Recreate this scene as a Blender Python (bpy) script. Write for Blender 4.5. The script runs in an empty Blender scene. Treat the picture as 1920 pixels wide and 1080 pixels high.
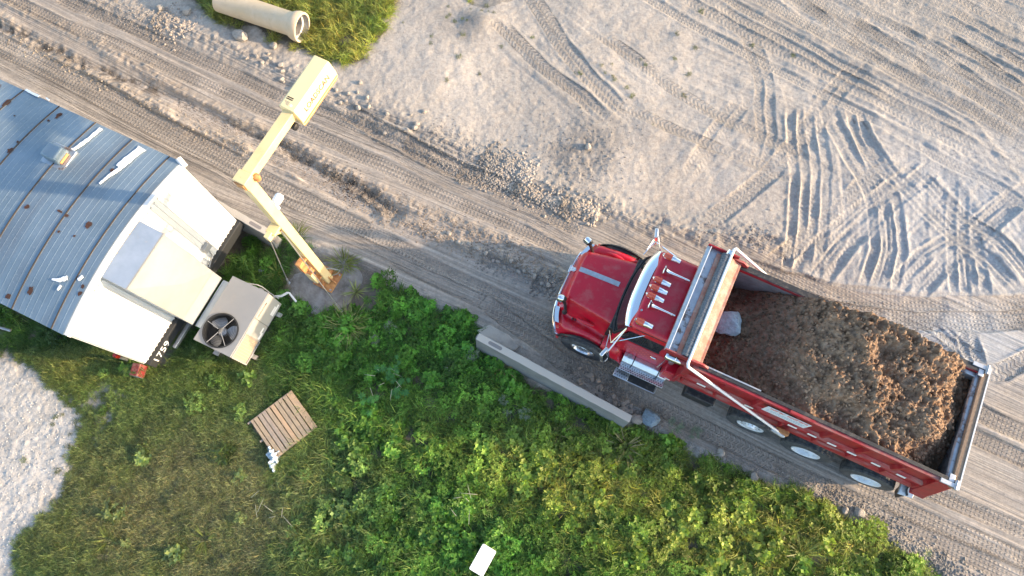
import bpy, bmesh, math, random
import numpy as np
from mathutils import Vector, Matrix
random.seed(7); RS = np.random.RandomState(11)
R = math.radians
sc = bpy.context.scene
COL = sc.collection

# ------------------------------------------------------------ camera, sky, sun, exposure
CAM_H, TILT, FPX = 15.5, 17.2, 1280.0
cd = bpy.data.cameras.new("camera"); cam = bpy.data.objects.new("camera", cd); COL.objects.link(cam)
cam.location = (0, 0, CAM_H); cam.rotation_euler = (R(TILT), 0, 0)
cd.sensor_width = 36; cd.lens = 24; cd.clip_end = 2000; cd.clip_start = 0.1
sc.camera = cam
SUN_AZ, SUN_EL = -7.0, 15.0          # the sun stands to the right of the picture, low
wd = bpy.data.worlds.new("World"); sc.world = wd; wd.use_nodes = True
nt = wd.node_tree; bg = nt.nodes["Background"]
sky = nt.nodes.new("ShaderNodeTexSky"); sky.sky_type = 'NISHITA'; sky.sun_disc = False
sky.sun_elevation = R(SUN_EL); sky.sun_rotation = R(90 - SUN_AZ); sky.air_density = 1.0; sky.dust_density = 1.2
nt.links.new(sky.outputs[0], bg.inputs[0]); bg.inputs[1].default_value = 0.15
sd = bpy.data.lights.new("sun", 'SUN'); sun = bpy.data.objects.new("sun", sd); COL.objects.link(sun)
sd.energy = 3.0; sd.angle = R(1.0); sd.color = (1.0, 0.74, 0.48)
sv = Vector((math.cos(R(SUN_AZ))*math.cos(R(SUN_EL)), math.sin(R(SUN_AZ))*math.cos(R(SUN_EL)), math.sin(R(SUN_EL))))
sun.rotation_euler = sv.to_track_quat('Z', 'Y').to_euler(); sun.location = (20, -3, 8)
vs = sc.view_settings; vs.view_transform = 'Standard'; vs.look = 'None'; vs.gamma = 1; vs.use_curve_mapping = False
vs.exposure = 1.78

# ------------------------------------------------------------ photo pixel -> ground / plane
_t = R(TILT)
def P(px, py, z=0.0):
    """point of the place that the pixel (px, py) of the 1920x1080 photo shows, if it lies at height z"""
    u = (px-960)/FPX; v = -(py-540)/FPX
    d = (u, math.sin(_t)+v*math.cos(_t), -math.cos(_t)+v*math.sin(_t))
    s = (CAM_H-z)/-d[2]
    return Vector((d[0]*s, d[1]*s, z))
def to_px(x, y):
    """inverse for the ground plane, numpy"""
    dz = CAM_H
    depth = y*math.sin(_t) + dz*math.cos(_t)
    up = y*math.cos(_t) - dz*math.sin(_t)
    return 960+FPX*x/depth, 540-FPX*up/depth

# ------------------------------------------------------------ noise in numpy
def vnoise(x, y, seed=0):
    rs = np.random.RandomState(seed); n = 256
    tab = rs.rand(n, n)
    xi = np.floor(x).astype(np.int64); yi = np.floor(y).astype(np.int64)
    fx = x-xi; fy = y-yi; fx = fx*fx*(3-2*fx); fy = fy*fy*(3-2*fy)
    a = tab[xi % n, yi % n]; b = tab[(xi+1) % n, yi % n]; c = tab[xi % n, (yi+1) % n]; d = tab[(xi+1) % n, (yi+1) % n]
    return (a*(1-fx)+b*fx)*(1-fy)+(c*(1-fx)+d*fx)*fy
def fbm(x, y, s, o=4, seed=0, g=.5):
    r = 0; a = 1; t = 0
    for i in range(o):
        r = r + a*vnoise(x/s+17.3*i, y/s-9.1*i, seed+i); t += a; a *= g; s = s/2.03
    return r/t
def sst(a, b, x):
    t = np.clip((x-a)/(b-a), 0, 1); return t*t*(3-2*t)
def inpoly(px, py, poly):
    r = np.zeros(px.shape, bool); n = len(poly)
    for i in range(n):
        x0, y0 = poly[i]; x1, y1 = poly[(i+1) % n]
        if y0 == y1: continue
        c = ((y0 > py) != (y1 > py)) & (px < (x1-x0)*(py-y0)/(y1-y0)+x0)
        r ^= c
    return r
def pdist(x, y, pts):
    """distance, signed side, and run along a polyline given in world metres"""
    best = np.full(x.shape, 1e9); sg = np.zeros(x.shape); al = np.zeros(x.shape); run = 0
    for (x0, y0), (x1, y1) in zip(pts[:-1], pts[1:]):
        dx, dy = x1-x0, y1-y0; L = math.hypot(dx, dy); dx /= L; dy /= L
        t = (x-x0)*dx+(y-y0)*dy; tc = np.clip(t, 0, L)
        ex = x-x0-tc*dx; ey = y-y0-tc*dy; d = np.hypot(ex, ey)
        m = d < best; best = np.where(m, d, best)
        sg = np.where(m, np.sign(-(x-x0)*dy+(y-y0)*dx), sg); al = np.where(m, run+tc, al)
        run += L
    return best, sg*best, al
def wl(pts): return [tuple(P(a, b)[:2]) for a, b in pts]

# ------------------------------------------------------------ mesh builder
class MB:
    def __init__(s): s.v = []; s.f = []
    def add(s, vs, fs, m=None):
        o = len(s.v)
        s.v += [tuple(m @ Vector(p)) if m else tuple(p) for p in vs]
        s.f += [tuple(i+o for i in f) for f in fs]; return s
    def box(s, x0, x1, y0, y1, z0, z1, m=None):
        return s.add([(x0,y0,z0),(x1,y0,z0),(x1,y1,z0),(x0,y1,z0),(x0,y0,z1),(x1,y0,z1),(x1,y1,z1),(x0,y1,z1)],
                     [(0,3,2,1),(4,5,6,7),(0,1,5,4),(1,2,6,5),(2,3,7,6),(3,0,4,7)], m)
    def hexa(s, p, m=None):
        return s.add(p, [(0,3,2,1),(4,5,6,7),(0,1,5,4),(1,2,6,5),(2,3,7,6),(3,0,4,7)], m)
    def prism(s, poly, z0, z1, m=None):
        n = len(poly)
        return s.add([(a,b,z0) for a,b in poly]+[(a,b,z1) for a,b in poly],
                     [tuple(range(n-1,-1,-1)), tuple(range(n,2*n))]+[(i,(i+1)%n,n+(i+1)%n,n+i) for i in range(n)], m)
    def lathe(s, prof, p0, ax, n=24, cap=True, m=None):
        """prof: (distance along axis, radius)"""
        ax = Vector(ax).normalized(); u = ax.orthogonal().normalized(); w = ax.cross(u); p0 = Vector(p0)
        vs = []; fs = []
        for t, r in prof:
            for k in range(n):
                a = 2*math.pi*k/n; vs.append(tuple(p0+ax*t+(u*math.cos(a)+w*math.sin(a))*r))
        for i in range(len(prof)-1):
            for k in range(n):
                k2 = (k+1) % n; fs.append((i*n+k, i*n+k2, (i+1)*n+k2, (i+1)*n+k))
        if cap:
            fs.append(tuple(range(n-1,-1,-1))); fs.append(tuple((len(prof)-1)*n+k for k in range(n)))
        return s.add(vs, fs, m)
    def cyl(s, a, b, r, n=12, r2=None, m=None):
        a = Vector(a); b = Vector(b); L = (b-a).length
        return s.lathe([(0,r),(L,r if r2 is None else r2)], a, b-a, n, True, m)
    def tube(s, pts, r, n=8):
        pts = [Vector(p) for p in pts]; N = len(pts); vs = []; fs = []; u = None
        for i, p in enumerate(pts):
            t = (pts[min(i+1,N-1)]-pts[max(i-1,0)]).normalized()
            u = t.orthogonal().normalized() if u is None else (u-t*u.dot(t)).normalized()
            w = t.cross(u)
            for k in range(n):
                a = 2*math.pi*k/n; vs.append(tuple(p+(u*math.cos(a)+w*math.sin(a))*r))
        for i in range(N-1):
            for k in range(n):
                k2 = (k+1)%n; fs.append((i*n+k,i*n+k2,(i+1)*n+k2,(i+1)*n+k))
        fs.append(tuple(range(n-1,-1,-1))); fs.append(tuple((N-1)*n+k for k in range(n)))
        return s.add(vs, fs)
    def beam(s, a, b, w, h, up=(0,0,1)):
        a = Vector(a); b = Vector(b); t = (b-a).normalized(); sd_ = t.cross(Vector(up)).normalized(); u = sd_.cross(t)
        p = []
        for q in (a, b):
            for i, j in ((-1,-1),(1,-1),(1,1),(-1,1)): p.append(tuple(q+sd_*(i*w/2)+u*(j*h/2)))
        return s.add(p, [(0,1,2,3),(7,6,5,4),(0,4,5,1),(1,5,6,2),(2,6,7,3),(3,7,4,0)])
    def grid(s, P_, thick=0):
        """P_: rows of points; optional thickness downwards"""
        nr, nc = len(P_), len(P_[0]); vs = [tuple(p) for r in P_ for p in r]
        fs = [(i*nc+j, i*nc+j+1, (i+1)*nc+j+1, (i+1)*nc+j) for i in range(nr-1) for j in range(nc-1)]
        if thick:
            o = len(vs); vs += [(x,y,z-thick) for x,y,z in vs]
            fs += [tuple(o+k for k in reversed(f)) for f in fs]
            ring = [(0,j) for j in range(nc)]+[(i,nc-1) for i in range(1,nr)]+[(nr-1,j) for j in range(nc-2,-1,-1)]+[(i,0) for i in range(nr-2,0,-1)]
            ids = [i*nc+j for i,j in ring]
            for a, b in zip(ids, ids[1:]+ids[:1]): fs.append((b, a, a+o, b+o))
        return s.add(vs, fs)
    def mesh(s, name, ang=35):
        me = bpy.data.meshes.new(name); me.from_pydata(s.v, [], s.f); me.validate(); me.update()
        bm = bmesh.new(); bm.from_mesh(me); bmesh.ops.recalc_face_normals(bm, faces=bm.faces); bm.to_mesh(me); bm.free()
        me.shade_smooth(); me.set_sharp_from_angle(angle=R(ang)); return me
    def build(s, name, mat, parent=None, bevel=0, seg=2, ang=35, loc=None):
        me = s.mesh(name, ang); me.materials.append(mat)
        o = bpy.data.objects.new(name, me); COL.objects.link(o)
        if parent: o.parent = parent
        if loc: o.location = loc
        if bevel:
            b = o.modifiers.new("bevel", 'BEVEL'); b.width = bevel; b.segments = seg; b.limit_method = 'ANGLE'; b.angle_limit = R(40)
        return o
def tag(o, label=None, cat=None, group=None, kind=None):
    if label: o["label"] = label
    if cat: o["category"] = cat
    if group: o["group"] = group
    if kind: o["kind"] = kind
    return o
def thing(name, label, cat, loc=(0,0,0), rz=0, group=None):
    o = bpy.data.objects.new(name, None); COL.objects.link(o); o.location = loc; o.rotation_euler = (0,0,rz)
    o.empty_display_size = .2
    return tag(o, label, cat, group)
def text_mesh(name, s, size, mat, parent, M, ext=0.002, sx=1.0):
    cu = bpy.data.curves.new("t", 'FONT'); cu.body = s; cu.size = size; cu.extrude = ext; cu.align_x = 'CENTER'; cu.align_y = 'CENTER'
    cu.resolution_u = 3
    t = bpy.data.objects.new("t", cu); COL.objects.link(t); bpy.context.view_layer.update()
    me = bpy.data.meshes.new_from_object(t.evaluated_get(bpy.context.evaluated_depsgraph_get()))
    bpy.data.objects.remove(t); bpy.data.curves.remove(cu)
    me.transform(Matrix.Diagonal((sx,1,1,1))); me.transform(M); me.name = name
    me.materials.clear(); me.materials.append(mat)
    o = bpy.data.objects.new(name, me); COL.objects.link(o); o.parent = parent; return o
def frame(o, x, y, z):
    m = Matrix((x, y, z)).transposed().to_4x4(); m.translation = o; return m

# ------------------------------------------------------------ materials
def newmat(name):
    m = bpy.data.materials.new(name); m.use_nodes = True; n = m.node_tree.nodes; l = m.node_tree.links
    return m, n, l, n["Principled BSDF"]
def N(n, t, **k):
    x = n.new(t)
    for a, b in k.items(): setattr(x, a, b)
    return x
def mth(n, l, op, a, b=None, c=None, clamp=False):
    x = n.new("ShaderNodeMath"); x.operation = op; x.use_clamp = clamp
    for i, q in enumerate((a, b, c)):
        if q is None: continue
        if isinstance(q, (int, float)): x.inputs[i].default_value = q
        else: l.new(q, x.inputs[i])
    return x.outputs[0]
def mixc(n, l, f, a, b, bt='MIX'):
    x = n.new("ShaderNodeMix"); x.data_type = 'RGBA'; x.blend_type = bt
    for i, q in ((0, f), (6, a), (7, b)):
        if isinstance(q, (int, float)): x.inputs[i].default_value = q
        elif isinstance(q, tuple): x.inputs[i].default_value = (*q[:3], 1)
        else: l.new(q, x.inputs[i])
    return x.outputs[2]
def noise(n, l, co, s, d=4, r=.55, stretch=None):
    if stretch:
        mp = n.new("ShaderNodeMapping"); mp.inputs[3].default_value = stretch; l.new(co, mp.inputs[0]); co = mp.outputs[0]
    x = n.new("ShaderNodeTexNoise"); x.inputs["Scale"].default_value = s; x.inputs["Detail"].default_value = d; x.inputs["Roughness"].default_value = r
    l.new(co, x.inputs["Vector"]); return x.outputs["Fac"]
def ramp(n, l, f, a, b):
    x = n.new("ShaderNodeMapRange"); x.inputs[1].default_value = a; x.inputs[2].default_value = b; l.new(f, x.inputs[0]); return x.outputs[0]
def mat(name, c, rough=.5, metal=0, c2=None, cs=6, dirt=None, dlo=.5, dhi=.65, ds=3, damt=.8, bump=0, bs=60, stretch=None,
        coat=0, up=0, uplo=-.2, spec=None, dst=None, sss=None):
    m, n, l, b = newmat(name)
    tc = n.new("ShaderNodeTexCoord").outputs["Object"]
    out = None
    if c2: out = mixc(n, l, ramp(n, l, noise(n, l, tc, cs, 5, .6, stretch), .35, .65), c, c2)
    rgh = rough
    if dirt:
        f = ramp(n, l, noise(n, l, tc, ds, 8, .68, dst), dlo, dhi)
        if up:
            g = n.new("ShaderNodeNewGeometry"); sx = n.new("ShaderNodeSeparateXYZ"); l.new(g.outputs["Normal"], sx.inputs[0])
            f = mth(n, l, 'MULTIPLY', f, ramp(n, l, sx.outputs[2], uplo, up))
        f = mth(n, l, 'MULTIPLY', f, damt)
        out = mixc(n, l, f, out if out else c, dirt)
        rgh = mth(n, l, 'ADD', mth(n, l, 'MULTIPLY', f, .9-rough), rough)
        if metal: l.new(mth(n, l, 'MULTIPLY', mth(n, l, 'SUBTRACT', 1.0, f), metal), b.inputs["Metallic"])
    elif metal: b.inputs["Metallic"].default_value = metal
    if out is None: b.inputs["Base Color"].default_value = (*c, 1)
    else: l.new(out, b.inputs["Base Color"])
    if isinstance(rgh, float) or isinstance(rgh, int): b.inputs["Roughness"].default_value = rgh
    else: l.new(rgh, b.inputs["Roughness"])
    if coat: b.inputs["Coat Weight"].default_value = coat; b.inputs["Coat Roughness"].default_value = .08
    if spec is not None: b.inputs["Specular IOR Level"].default_value = spec
    if bump:
        bp = n.new("ShaderNodeBump"); bp.inputs["Strength"].default_value = 1; bp.inputs["Distance"].default_value = bump
        l.new(noise(n, l, tc, bs, 4, .6, stretch), bp.inputs["Height"]); l.new(bp.outputs[0], b.inputs["Normal"])
    return m
DUST = (.34, .28, .22)
M = {}
M['red_dull'] = mat('dull_red_paint', (.17,.015,.015), .6, 0, dirt=DUST, dlo=.45, dhi=.7, ds=8, damt=.6)
M['red'] = mat('red_paint', (.52,.007,.026), .28, 0, (.46,.006,.021), 2, dirt=(.46,.20,.17), dlo=.50, dhi=.78, ds=4, damt=.42, coat=.3, up=.8, bump=.0006, bs=25)
M['red_bed'] = mat('bed_red_paint', (.36,.008,.016), .45, 0, (.25,.008,.014), 5, dirt=(.30,.19,.165), dlo=.44, dhi=.68, ds=4, damt=.85, up=.5, bump=.001, bs=40, dst=(.5,1,2))
M['orange_dust'] = mat('dusty_orange_steel', (.42,.17,.11), .75, 0, (.36,.09,.07), 6, dirt=(.50,.36,.27), dlo=.40, dhi=.62, ds=6, damt=.85, bump=.002, bs=80)
M['chrome'] = mat('chrome', (.80,.82,.84), .12, 1, bump=.0003, bs=30)
M['alu'] = mat('polished_aluminium', (.78,.80,.82), .28, 1, (.66,.68,.70), 8, dirt=DUST, dlo=.55, dhi=.8, ds=6, damt=.5)
M['alu_dull'] = mat('dull_aluminium', (.52,.55,.58), .42, .9, (.40,.42,.45), 10, dirt=DUST, dlo=.5, dhi=.75, ds=9, damt=.6)
M['white_enamel'] = mat('white_enamel', (.78,.80,.82), .25, .0, coat=.4)
M['black'] = mat('black_plastic', (.018,.019,.021), .5, 0, dirt=DUST, dlo=.5, dhi=.8, ds=9, damt=.35, up=.8)
M['rubber'] = mat('tyre_rubber', (.028,.032,.037), .6, 0, (.045,.05,.056), 12, dirt=(.17,.165,.16), dlo=.42, dhi=.68, ds=9, damt=.6, bump=.002, bs=60)
M['frame'] = mat('chassis_black', (.02,.02,.021), .6, 0, dirt=DUST, dlo=.45, dhi=.7, ds=6, damt=.6)
M['glass'] = mat('windscreen_glass', (.012,.016,.02), .05, 0, spec=.6, coat=.6)
M['interior'] = mat('cab_interior', (.05,.05,.052), .8, 0, (.09,.09,.09), 10)
M['paper'] = mat('paper', (.6,.62,.63), .8)
M['liner'] = mat('bed_liner_steel', (.30,.31,.32), .55, .4, (.22,.225,.23), 6, dirt=(.2,.15,.11), dlo=.45, dhi=.7, ds=5, damt=.7, bump=.002, bs=30)
M['blue_steel'] = mat('worn_steel', (.42,.46,.50), .36, .65, (.33,.37,.41), 7, dirt=(.10,.065,.05), dlo=.50, dhi=.60, ds=5, damt=.9, bump=.002, bs=50)
M['tailmud'] = mat('mud_caked_steel', (.30,.21,.14), .95, 0, (.22,.15,.10), 20, bump=.008, bs=40)
M['tarp'] = mat('tarp_fabric', (.06,.075,.09), .55, 0, (.15,.17,.19), 28, bump=.008, bs=40, stretch=(1.5,1,6))
M['white_tube'] = mat('white_painted_tube', (.74,.74,.73), .3, .1)
M['lens'] = mat('amber_red_lens', (.62,.09,.045), .25, coat=.4)
M['redlens'] = mat('red_lens', (.5,.03,.02), .25, coat=.4)
M['diamond'] = mat('faded_red_decal', (.62,.12,.10), .5)
M['sign_white'] = mat('white_sign_sheet', (.74,.77,.79), .4, 0, (.66,.70,.74), 30)
M['sign_red'] = mat('red_print', (.65,.06,.03), .5)
M['sign_grey'] = mat('pale_blue_print', (.38,.48,.58), .5)
M['reflector'] = mat('white_reflector', (.8,.78,.74), .4)
M['hub_white'] = mat('white_wheel_paint', (.72,.76,.80), .35, .2, dirt=DUST, dlo=.5, dhi=.75, ds=12, damt=.5)
M['yellow'] = mat('cream_yellow_paint', (.76,.60,.32), .42, 0, (.72,.54,.26), 3, dirt=(.45,.22,.08), dlo=.62, dhi=.72, ds=9, damt=.7, coat=.1)
M['yellow_box'] = mat('pale_yellow_shell', (.78,.64,.35), .45, 0, (.75,.61,.33), 2, dirt=(.45,.33,.16), dlo=.66, dhi=.76, ds=14, damt=.5)
M['rustplate'] = mat('rusty_yellow_plate', (.58,.30,.11), .7, 0, (.34,.13,.05), 9, bump=.002, bs=60)
M['green_line'] = mat('green_stripe', (.20,.42,.06), .5)
M['ink'] = mat('black_ink', (.02,.02,.02), .6)
M['cable'] = mat('galvanised_cable', (.5,.5,.5), .45, .8)
M['barrier'] = mat('side_shaded_barrier_concrete', (.21,.215,.215), .9, 0, (.16,.165,.165), 3, dirt=(.50,.45,.38), dlo=.1, dhi=.3, ds=3, damt=.95, up=.95, uplo=.55, bump=.006, bs=30)  # dark sides and pale top have the sky shading put into the colour
M['concrete'] = mat('concrete', (.42,.39,.34), .9, 0, (.33,.31,.28), 3, dirt=(.20,.19,.175), dlo=.5, dhi=.72, ds=5, damt=.6, bump=.004, bs=40)
M['slot'] = mat('dusty_slot', (.22,.20,.19), .95)
M['paddust'] = mat('rough_cast_concrete', (.26,.25,.24), .95, 0, (.17,.155,.14), 4, dirt=(.10,.085,.07), dlo=.48, dhi=.66, ds=3, damt=.8, bump=.012, bs=14)
M['clay'] = mat('pale_clay_pipe', (.60,.46,.29), .7, 0, (.66,.52,.36), 2.5, dirt=(.42,.33,.22), dlo=.55, dhi=.75, ds=6, damt=.4, bump=.002, bs=50)
M['pipe_in'] = mat('pipe_inside', (.30,.27,.24), .8, 0, (.4,.37,.33), 8)
M['wallwhite'] = mat('white_corrugated_wall', (.62,.63,.63), .5, 0, (.58,.59,.59), 2, dirt=(.5,.46,.38), dlo=.62, dhi=.8, ds=2, damt=.4)
M['duct_top'] = mat('galvanised_duct', (.40,.47,.55), .33, .7, (.32,.39,.47), 3, dirt=(.55,.5,.42), dlo=.6, dhi=.8, ds=3, damt=.5, bump=.002, bs=5)
M['duct_face'] = mat('duct_front_sheet', (.40,.395,.37), .5, .2, (.33,.33,.315), 1.4, dirt=(.38,.36,.32), dlo=.55, dhi=.75, ds=3, damt=.5, bump=.004, bs=4)
M['sealant'] = mat('brown_sealant', (.20,.14,.08), .9, 0, (.35,.28,.18), 25, bump=.006, bs=60)
M['ac'] = mat('unit_grey_paint', (.25,.26,.27), .45, .1, (.28,.285,.29), 1.5, dirt=(.3,.27,.23), dlo=.55, dhi=.8, ds=4, damt=.4)
M['ac_side'] = mat('unit_beige_paint', (.38,.37,.34), .5, 0, (.36,.35,.325), 3)
M['coil'] = mat('condenser_coil', (.50,.38,.26), .7, .2, (.42,.33,.25), 40, bump=.003, bs=160)
M['fan_dark'] = mat('fan_well_black', (.018,.02,.022), .6)
M['fan_blade'] = mat('fan_blade_metal', (.42,.42,.42), .4, .6, (.33,.33,.33), 14)
M['red_print'] = mat('red_badge_print', (.5,.02,.02), .4)
M['white_num'] = mat('white_number', (.78,.78,.78), .5)
M['wood'] = mat('pallet_wood', (.44,.335,.215), .85, 0, (.34,.265,.185), 5, dirt=(.20,.17,.145), dlo=.45, dhi=.7, ds=8, damt=.6, bump=.002, bs=50, stretch=(1,8,1))
M['wood2'] = mat('grey_pallet_wood', (.31,.26,.22), .88, 0, (.40,.31,.22), 4, dirt=(.17,.15,.13), dlo=.45, dhi=.7, ds=9, damt=.5, bump=.002, bs=50, stretch=(1,8,1))
M['wood3'] = mat('fresh_pallet_wood', (.50,.35,.22), .8, 0, (.42,.29,.18), 6, dirt=(.22,.17,.13), dlo=.58, dhi=.7, ds=9, damt=.5, bump=.002, bs=50, stretch=(1,8,1))
M['bag'] = mat('pale_blue_plastic_bag', (.50,.58,.64), .35, 0, (.40,.48,.55), 12, bump=.004, bs=30)
M['lid'] = mat('white_plastic_board', (.82,.82,.82), .35)
M['rock'] = mat('pale_limestone', (.40,.36,.31), .92, 0, (.30,.27,.235), 6, dirt=(.2,.17,.14), dlo=.5, dhi=.7, ds=9, damt=.5, bump=.008, bs=22)
M['rock_grey'] = mat('grey_boulder_stone', (.25,.32,.37), .9, 0, (.18,.23,.27), 7, dirt=(.14,.13,.12), dlo=.5, dhi=.7, ds=8, damt=.6, bump=.03, bs=14)
M['gravel'] = mat('gravel_stone', (.36,.31,.26), .95, 0, (.26,.22,.185), 15, bump=.004, bs=60)
M['rock_brown'] = mat('brown_soil_clod', (.17,.105,.065), .97, 0, (.24,.155,.10), 12, bump=.006, bs=60)
# ============================================================ GROUND
ROAD = wl([(-300,-20),(0,140),(400,350),(700,470),(1040,620),(1500,860),(1920,1060),(2300,1240)])
GRASS = [(-400,575),(0,570),(130,600),(300,560),(400,500),(430,425),(500,440),(560,450),(640,492),(700,520),(790,560),(890,605),(900,650),
         (980,700),(1180,800),(1280,838),(1400,888),(1520,935),(1620,985),(1770,1080),(1950,1190),(2300,1400),(-200,1500),(10,1110),(22,1050),(60,990),(118,915),
         (135,860),(155,800),(142,765),(90,715),(20,675),(-400,560)]
GRASS2 = [(250,-160),(330,-20),(370,20),(430,52),(500,72),(570,92),(640,122),(680,122),(700,92),(722,55),(745,10),(760,-160)]
GRASS3 = [(868,-100),(872,8),(900,14),(930,8),(965,-4),(990,-100)]
SPARSE = [(800,20),(850,60),(905,80),(930,50),(925,10),(860,0)]
PAD = (618, 528)
UP_BERM = wl([(60,-60),(180,0),(290,32),(360,60),(450,98),(530,130),(620,170),(700,205),(800,250),(900,295),(1000,335),(1100,385),(1200,415),(1300,436),(1400,445),(1450,450)])
UP_BERM2 = wl([(560,160),(660,210),(760,265),(860,318),(960,352),(1050,385),(1120,405)])
MED1 = wl([(-200,-60),(-60,0),(20,50),(90,90),(170,130),(260,185),(340,232),(420,262),(520,300),(620,352),(700,395),(790,428),(880,465),(960,492),(1040,520)])
MED2 = wl([(-200,-20),(0,48),(80,84),(160,120),(240,150),(330,190),(420,232),(520,268),(600,318),(680,362),(740,402)])
MED3 = wl([(-200,-80),(-20,-10),(100,42),(200,92),(300,150),(380,196),(480,240),(560,280),(650,330),(740,372),(850,420),(950,460),(1030,490)])
LOW_EDGE = wl([(520,440),(620,478),(700,515),(780,550),(870,592),(960,640),(1060,690),(1180,762),(1260,812),(1350,852),(1450,890),(1540,925),(1640,985),(1740,1050),(1850,1120)])
TR = []     # (world polyline, half width, depth, ridge, tread type, tread amplitude)
def tr(pts, hw, dep, rid, ty, amp): TR.append((wl(pts), hw, dep, rid, ty, amp))
for off in (0, 1):
    o = off
    tr([(-300,-70),(0,72+30*o),(250,200+26*o),(480,322+30*o),(760,470+26*o),(1040,612+24*o),(1200,690+24*o)], .17, .012, .014, 0, 1)
tr([(-300,-200),(40-20,0),(280,112),(500,208),(700,303),(860,378),(1080,486)], .16, .012, .012, 0, 1)
tr([(100,-10),(330,92),(540,185),(740,272),(900,345),(1100,438)], .17, .012, .012, 0, 1)
tr([(560,208),(700,272),(860,350),(1090,462)], .11, .008, .010, 2, .4)
tr([(-100,60),(120,178),(330,290),(500,378),(700,470),(900,560)], .13, .008, .008, 2, .4)
tr([(640,205),(720,250),(820,298),(900,335),(980,362)], .22, .03, .03, 1, 1.3)
tr([(900,560),(1050,675),(1200,748),(1400,845),(1600,940),(1800,1032),(2000,1120)], .20, .012, .01, 1, .8)
tr([(1600,905),(1750,975),(1920,1050),(2100,1130)], .17, .012, .01, 0, 1.1)
tr([(1640,965),(1780,1030),(1920,1090)], .2, .01, .01, 0, .7)
tr([(1700,900),(1800,945),(1920,1000),(2100,1070)], .16, .012, .01, 0, 1)
tr([(1790,740),(1860,782),(1960,832)], .2, .02, .02, 0, 1.1)
tr([(1780,790),(1850,825),(1960,880)], .2, .02, .02, 0, 1.1)
tr([(1840,705),(1880,700),(1960,660)], .19, .035, .03, 1, 1.3)
tr([(1380,495),(1470,527),(1560,548),(1700,568),(1850,572),(1980,560)], .24, .03, .02, 0, 1.7)
tr([(1440,545),(1530,572),(1620,594),(1720,606),(1850,604),(1980,588)], .24, .03, .02, 0, 1.7)
fan = [([(1482,520),(1494,440),(1500,340),(1494,200)], .19), ([(1520,515),(1535,430),(1540,320),(1528,200)], .17),
       ([(1492,522),(1550,450),(1630,380),(1740,300)], .17), ([(1530,530),(1590,452),(1660,386),(1750,310)], .21),
       ([(1624,545),(1648,470),(1645,385),(1580,260),(1545,190)], .20), ([(1665,548),(1682,470),(1672,380),(1625,270),(1600,200)], .19),
       ([(1672,548),(1735,478),(1820,432),(1930,352)], .2), ([(1714,556),(1778,488),(1860,415),(1960,330)], .2),
       ([(1802,565),(1797,500),(1797,420),(1800,340)], .19), ([(1838,560),(1828,490),(1815,420)], .14),
       ([(1915,560),(1850,485),(1785,435),(1660,320),(1600,220)], .19), ([(1950,540),(1880,460),(1800,400),(1700,310)], .17),
       ([(1700,612),(1752,650),(1800,690),(1830,720)], .18), ([(1752,614),(1800,655),(1842,680)], .16), ([(1808,616),(1822,670),(1835,700)], .20),
       ([(1290,335),(1340,262),(1380,205),(1402,182)], .14), ([(1420,330),(1440,250),(1430,150),(1400,60)], .16),
       ([(990,-20),(1050,80),(1108,152),(1180,220)], .16), ([(930,40),(1010,120),(1090,178),(1130,220)], .2),
       ([(1120,60),(1240,150),(1330,210),(1450,270),(1560,330)], .14), ([(1170,195),(1260,245),(1400,300),(1500,345)], .12),
       ([(1700,300),(1640,330),(1560,410),(1440,500)], .15), ([(1620,120),(1560,180),(1440,330),(1330,420)], .13)]
for p_, hw in [([(a_+q_, b_+q_*.25) for a_, b_ in p0], .115) for p0, h0 in fan for q_ in (-10, 10)]: tr(p_, hw, .030 if p_[0][1] > 500 else .012, .016 if p_[0][1] > 500 else .007, 1, 1.1)
rs = random.Random(3)
for k in range(19):
    x0 = 1170+k*52+rs.uniform(-12,12); j = rs.uniform(-14,14)
    tr([(x0-260,-170),(x0,-30),(x0+380,175+j),(x0+700,350+j),(x0+1000,520)], rs.uniform(.10,.18), rs.uniform(.008,.018), rs.uniform(.008,.018), rs.choice([0,0,1]), rs.uniform(.4,.8))
for k in range(6):
    x0 = 1500+k*90; tr([(x0,20*k),(x0+160,120+20*k),(x0+420,260+25*k)], .13, .01, .01, rs.choice([0,1]), .8)

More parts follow.
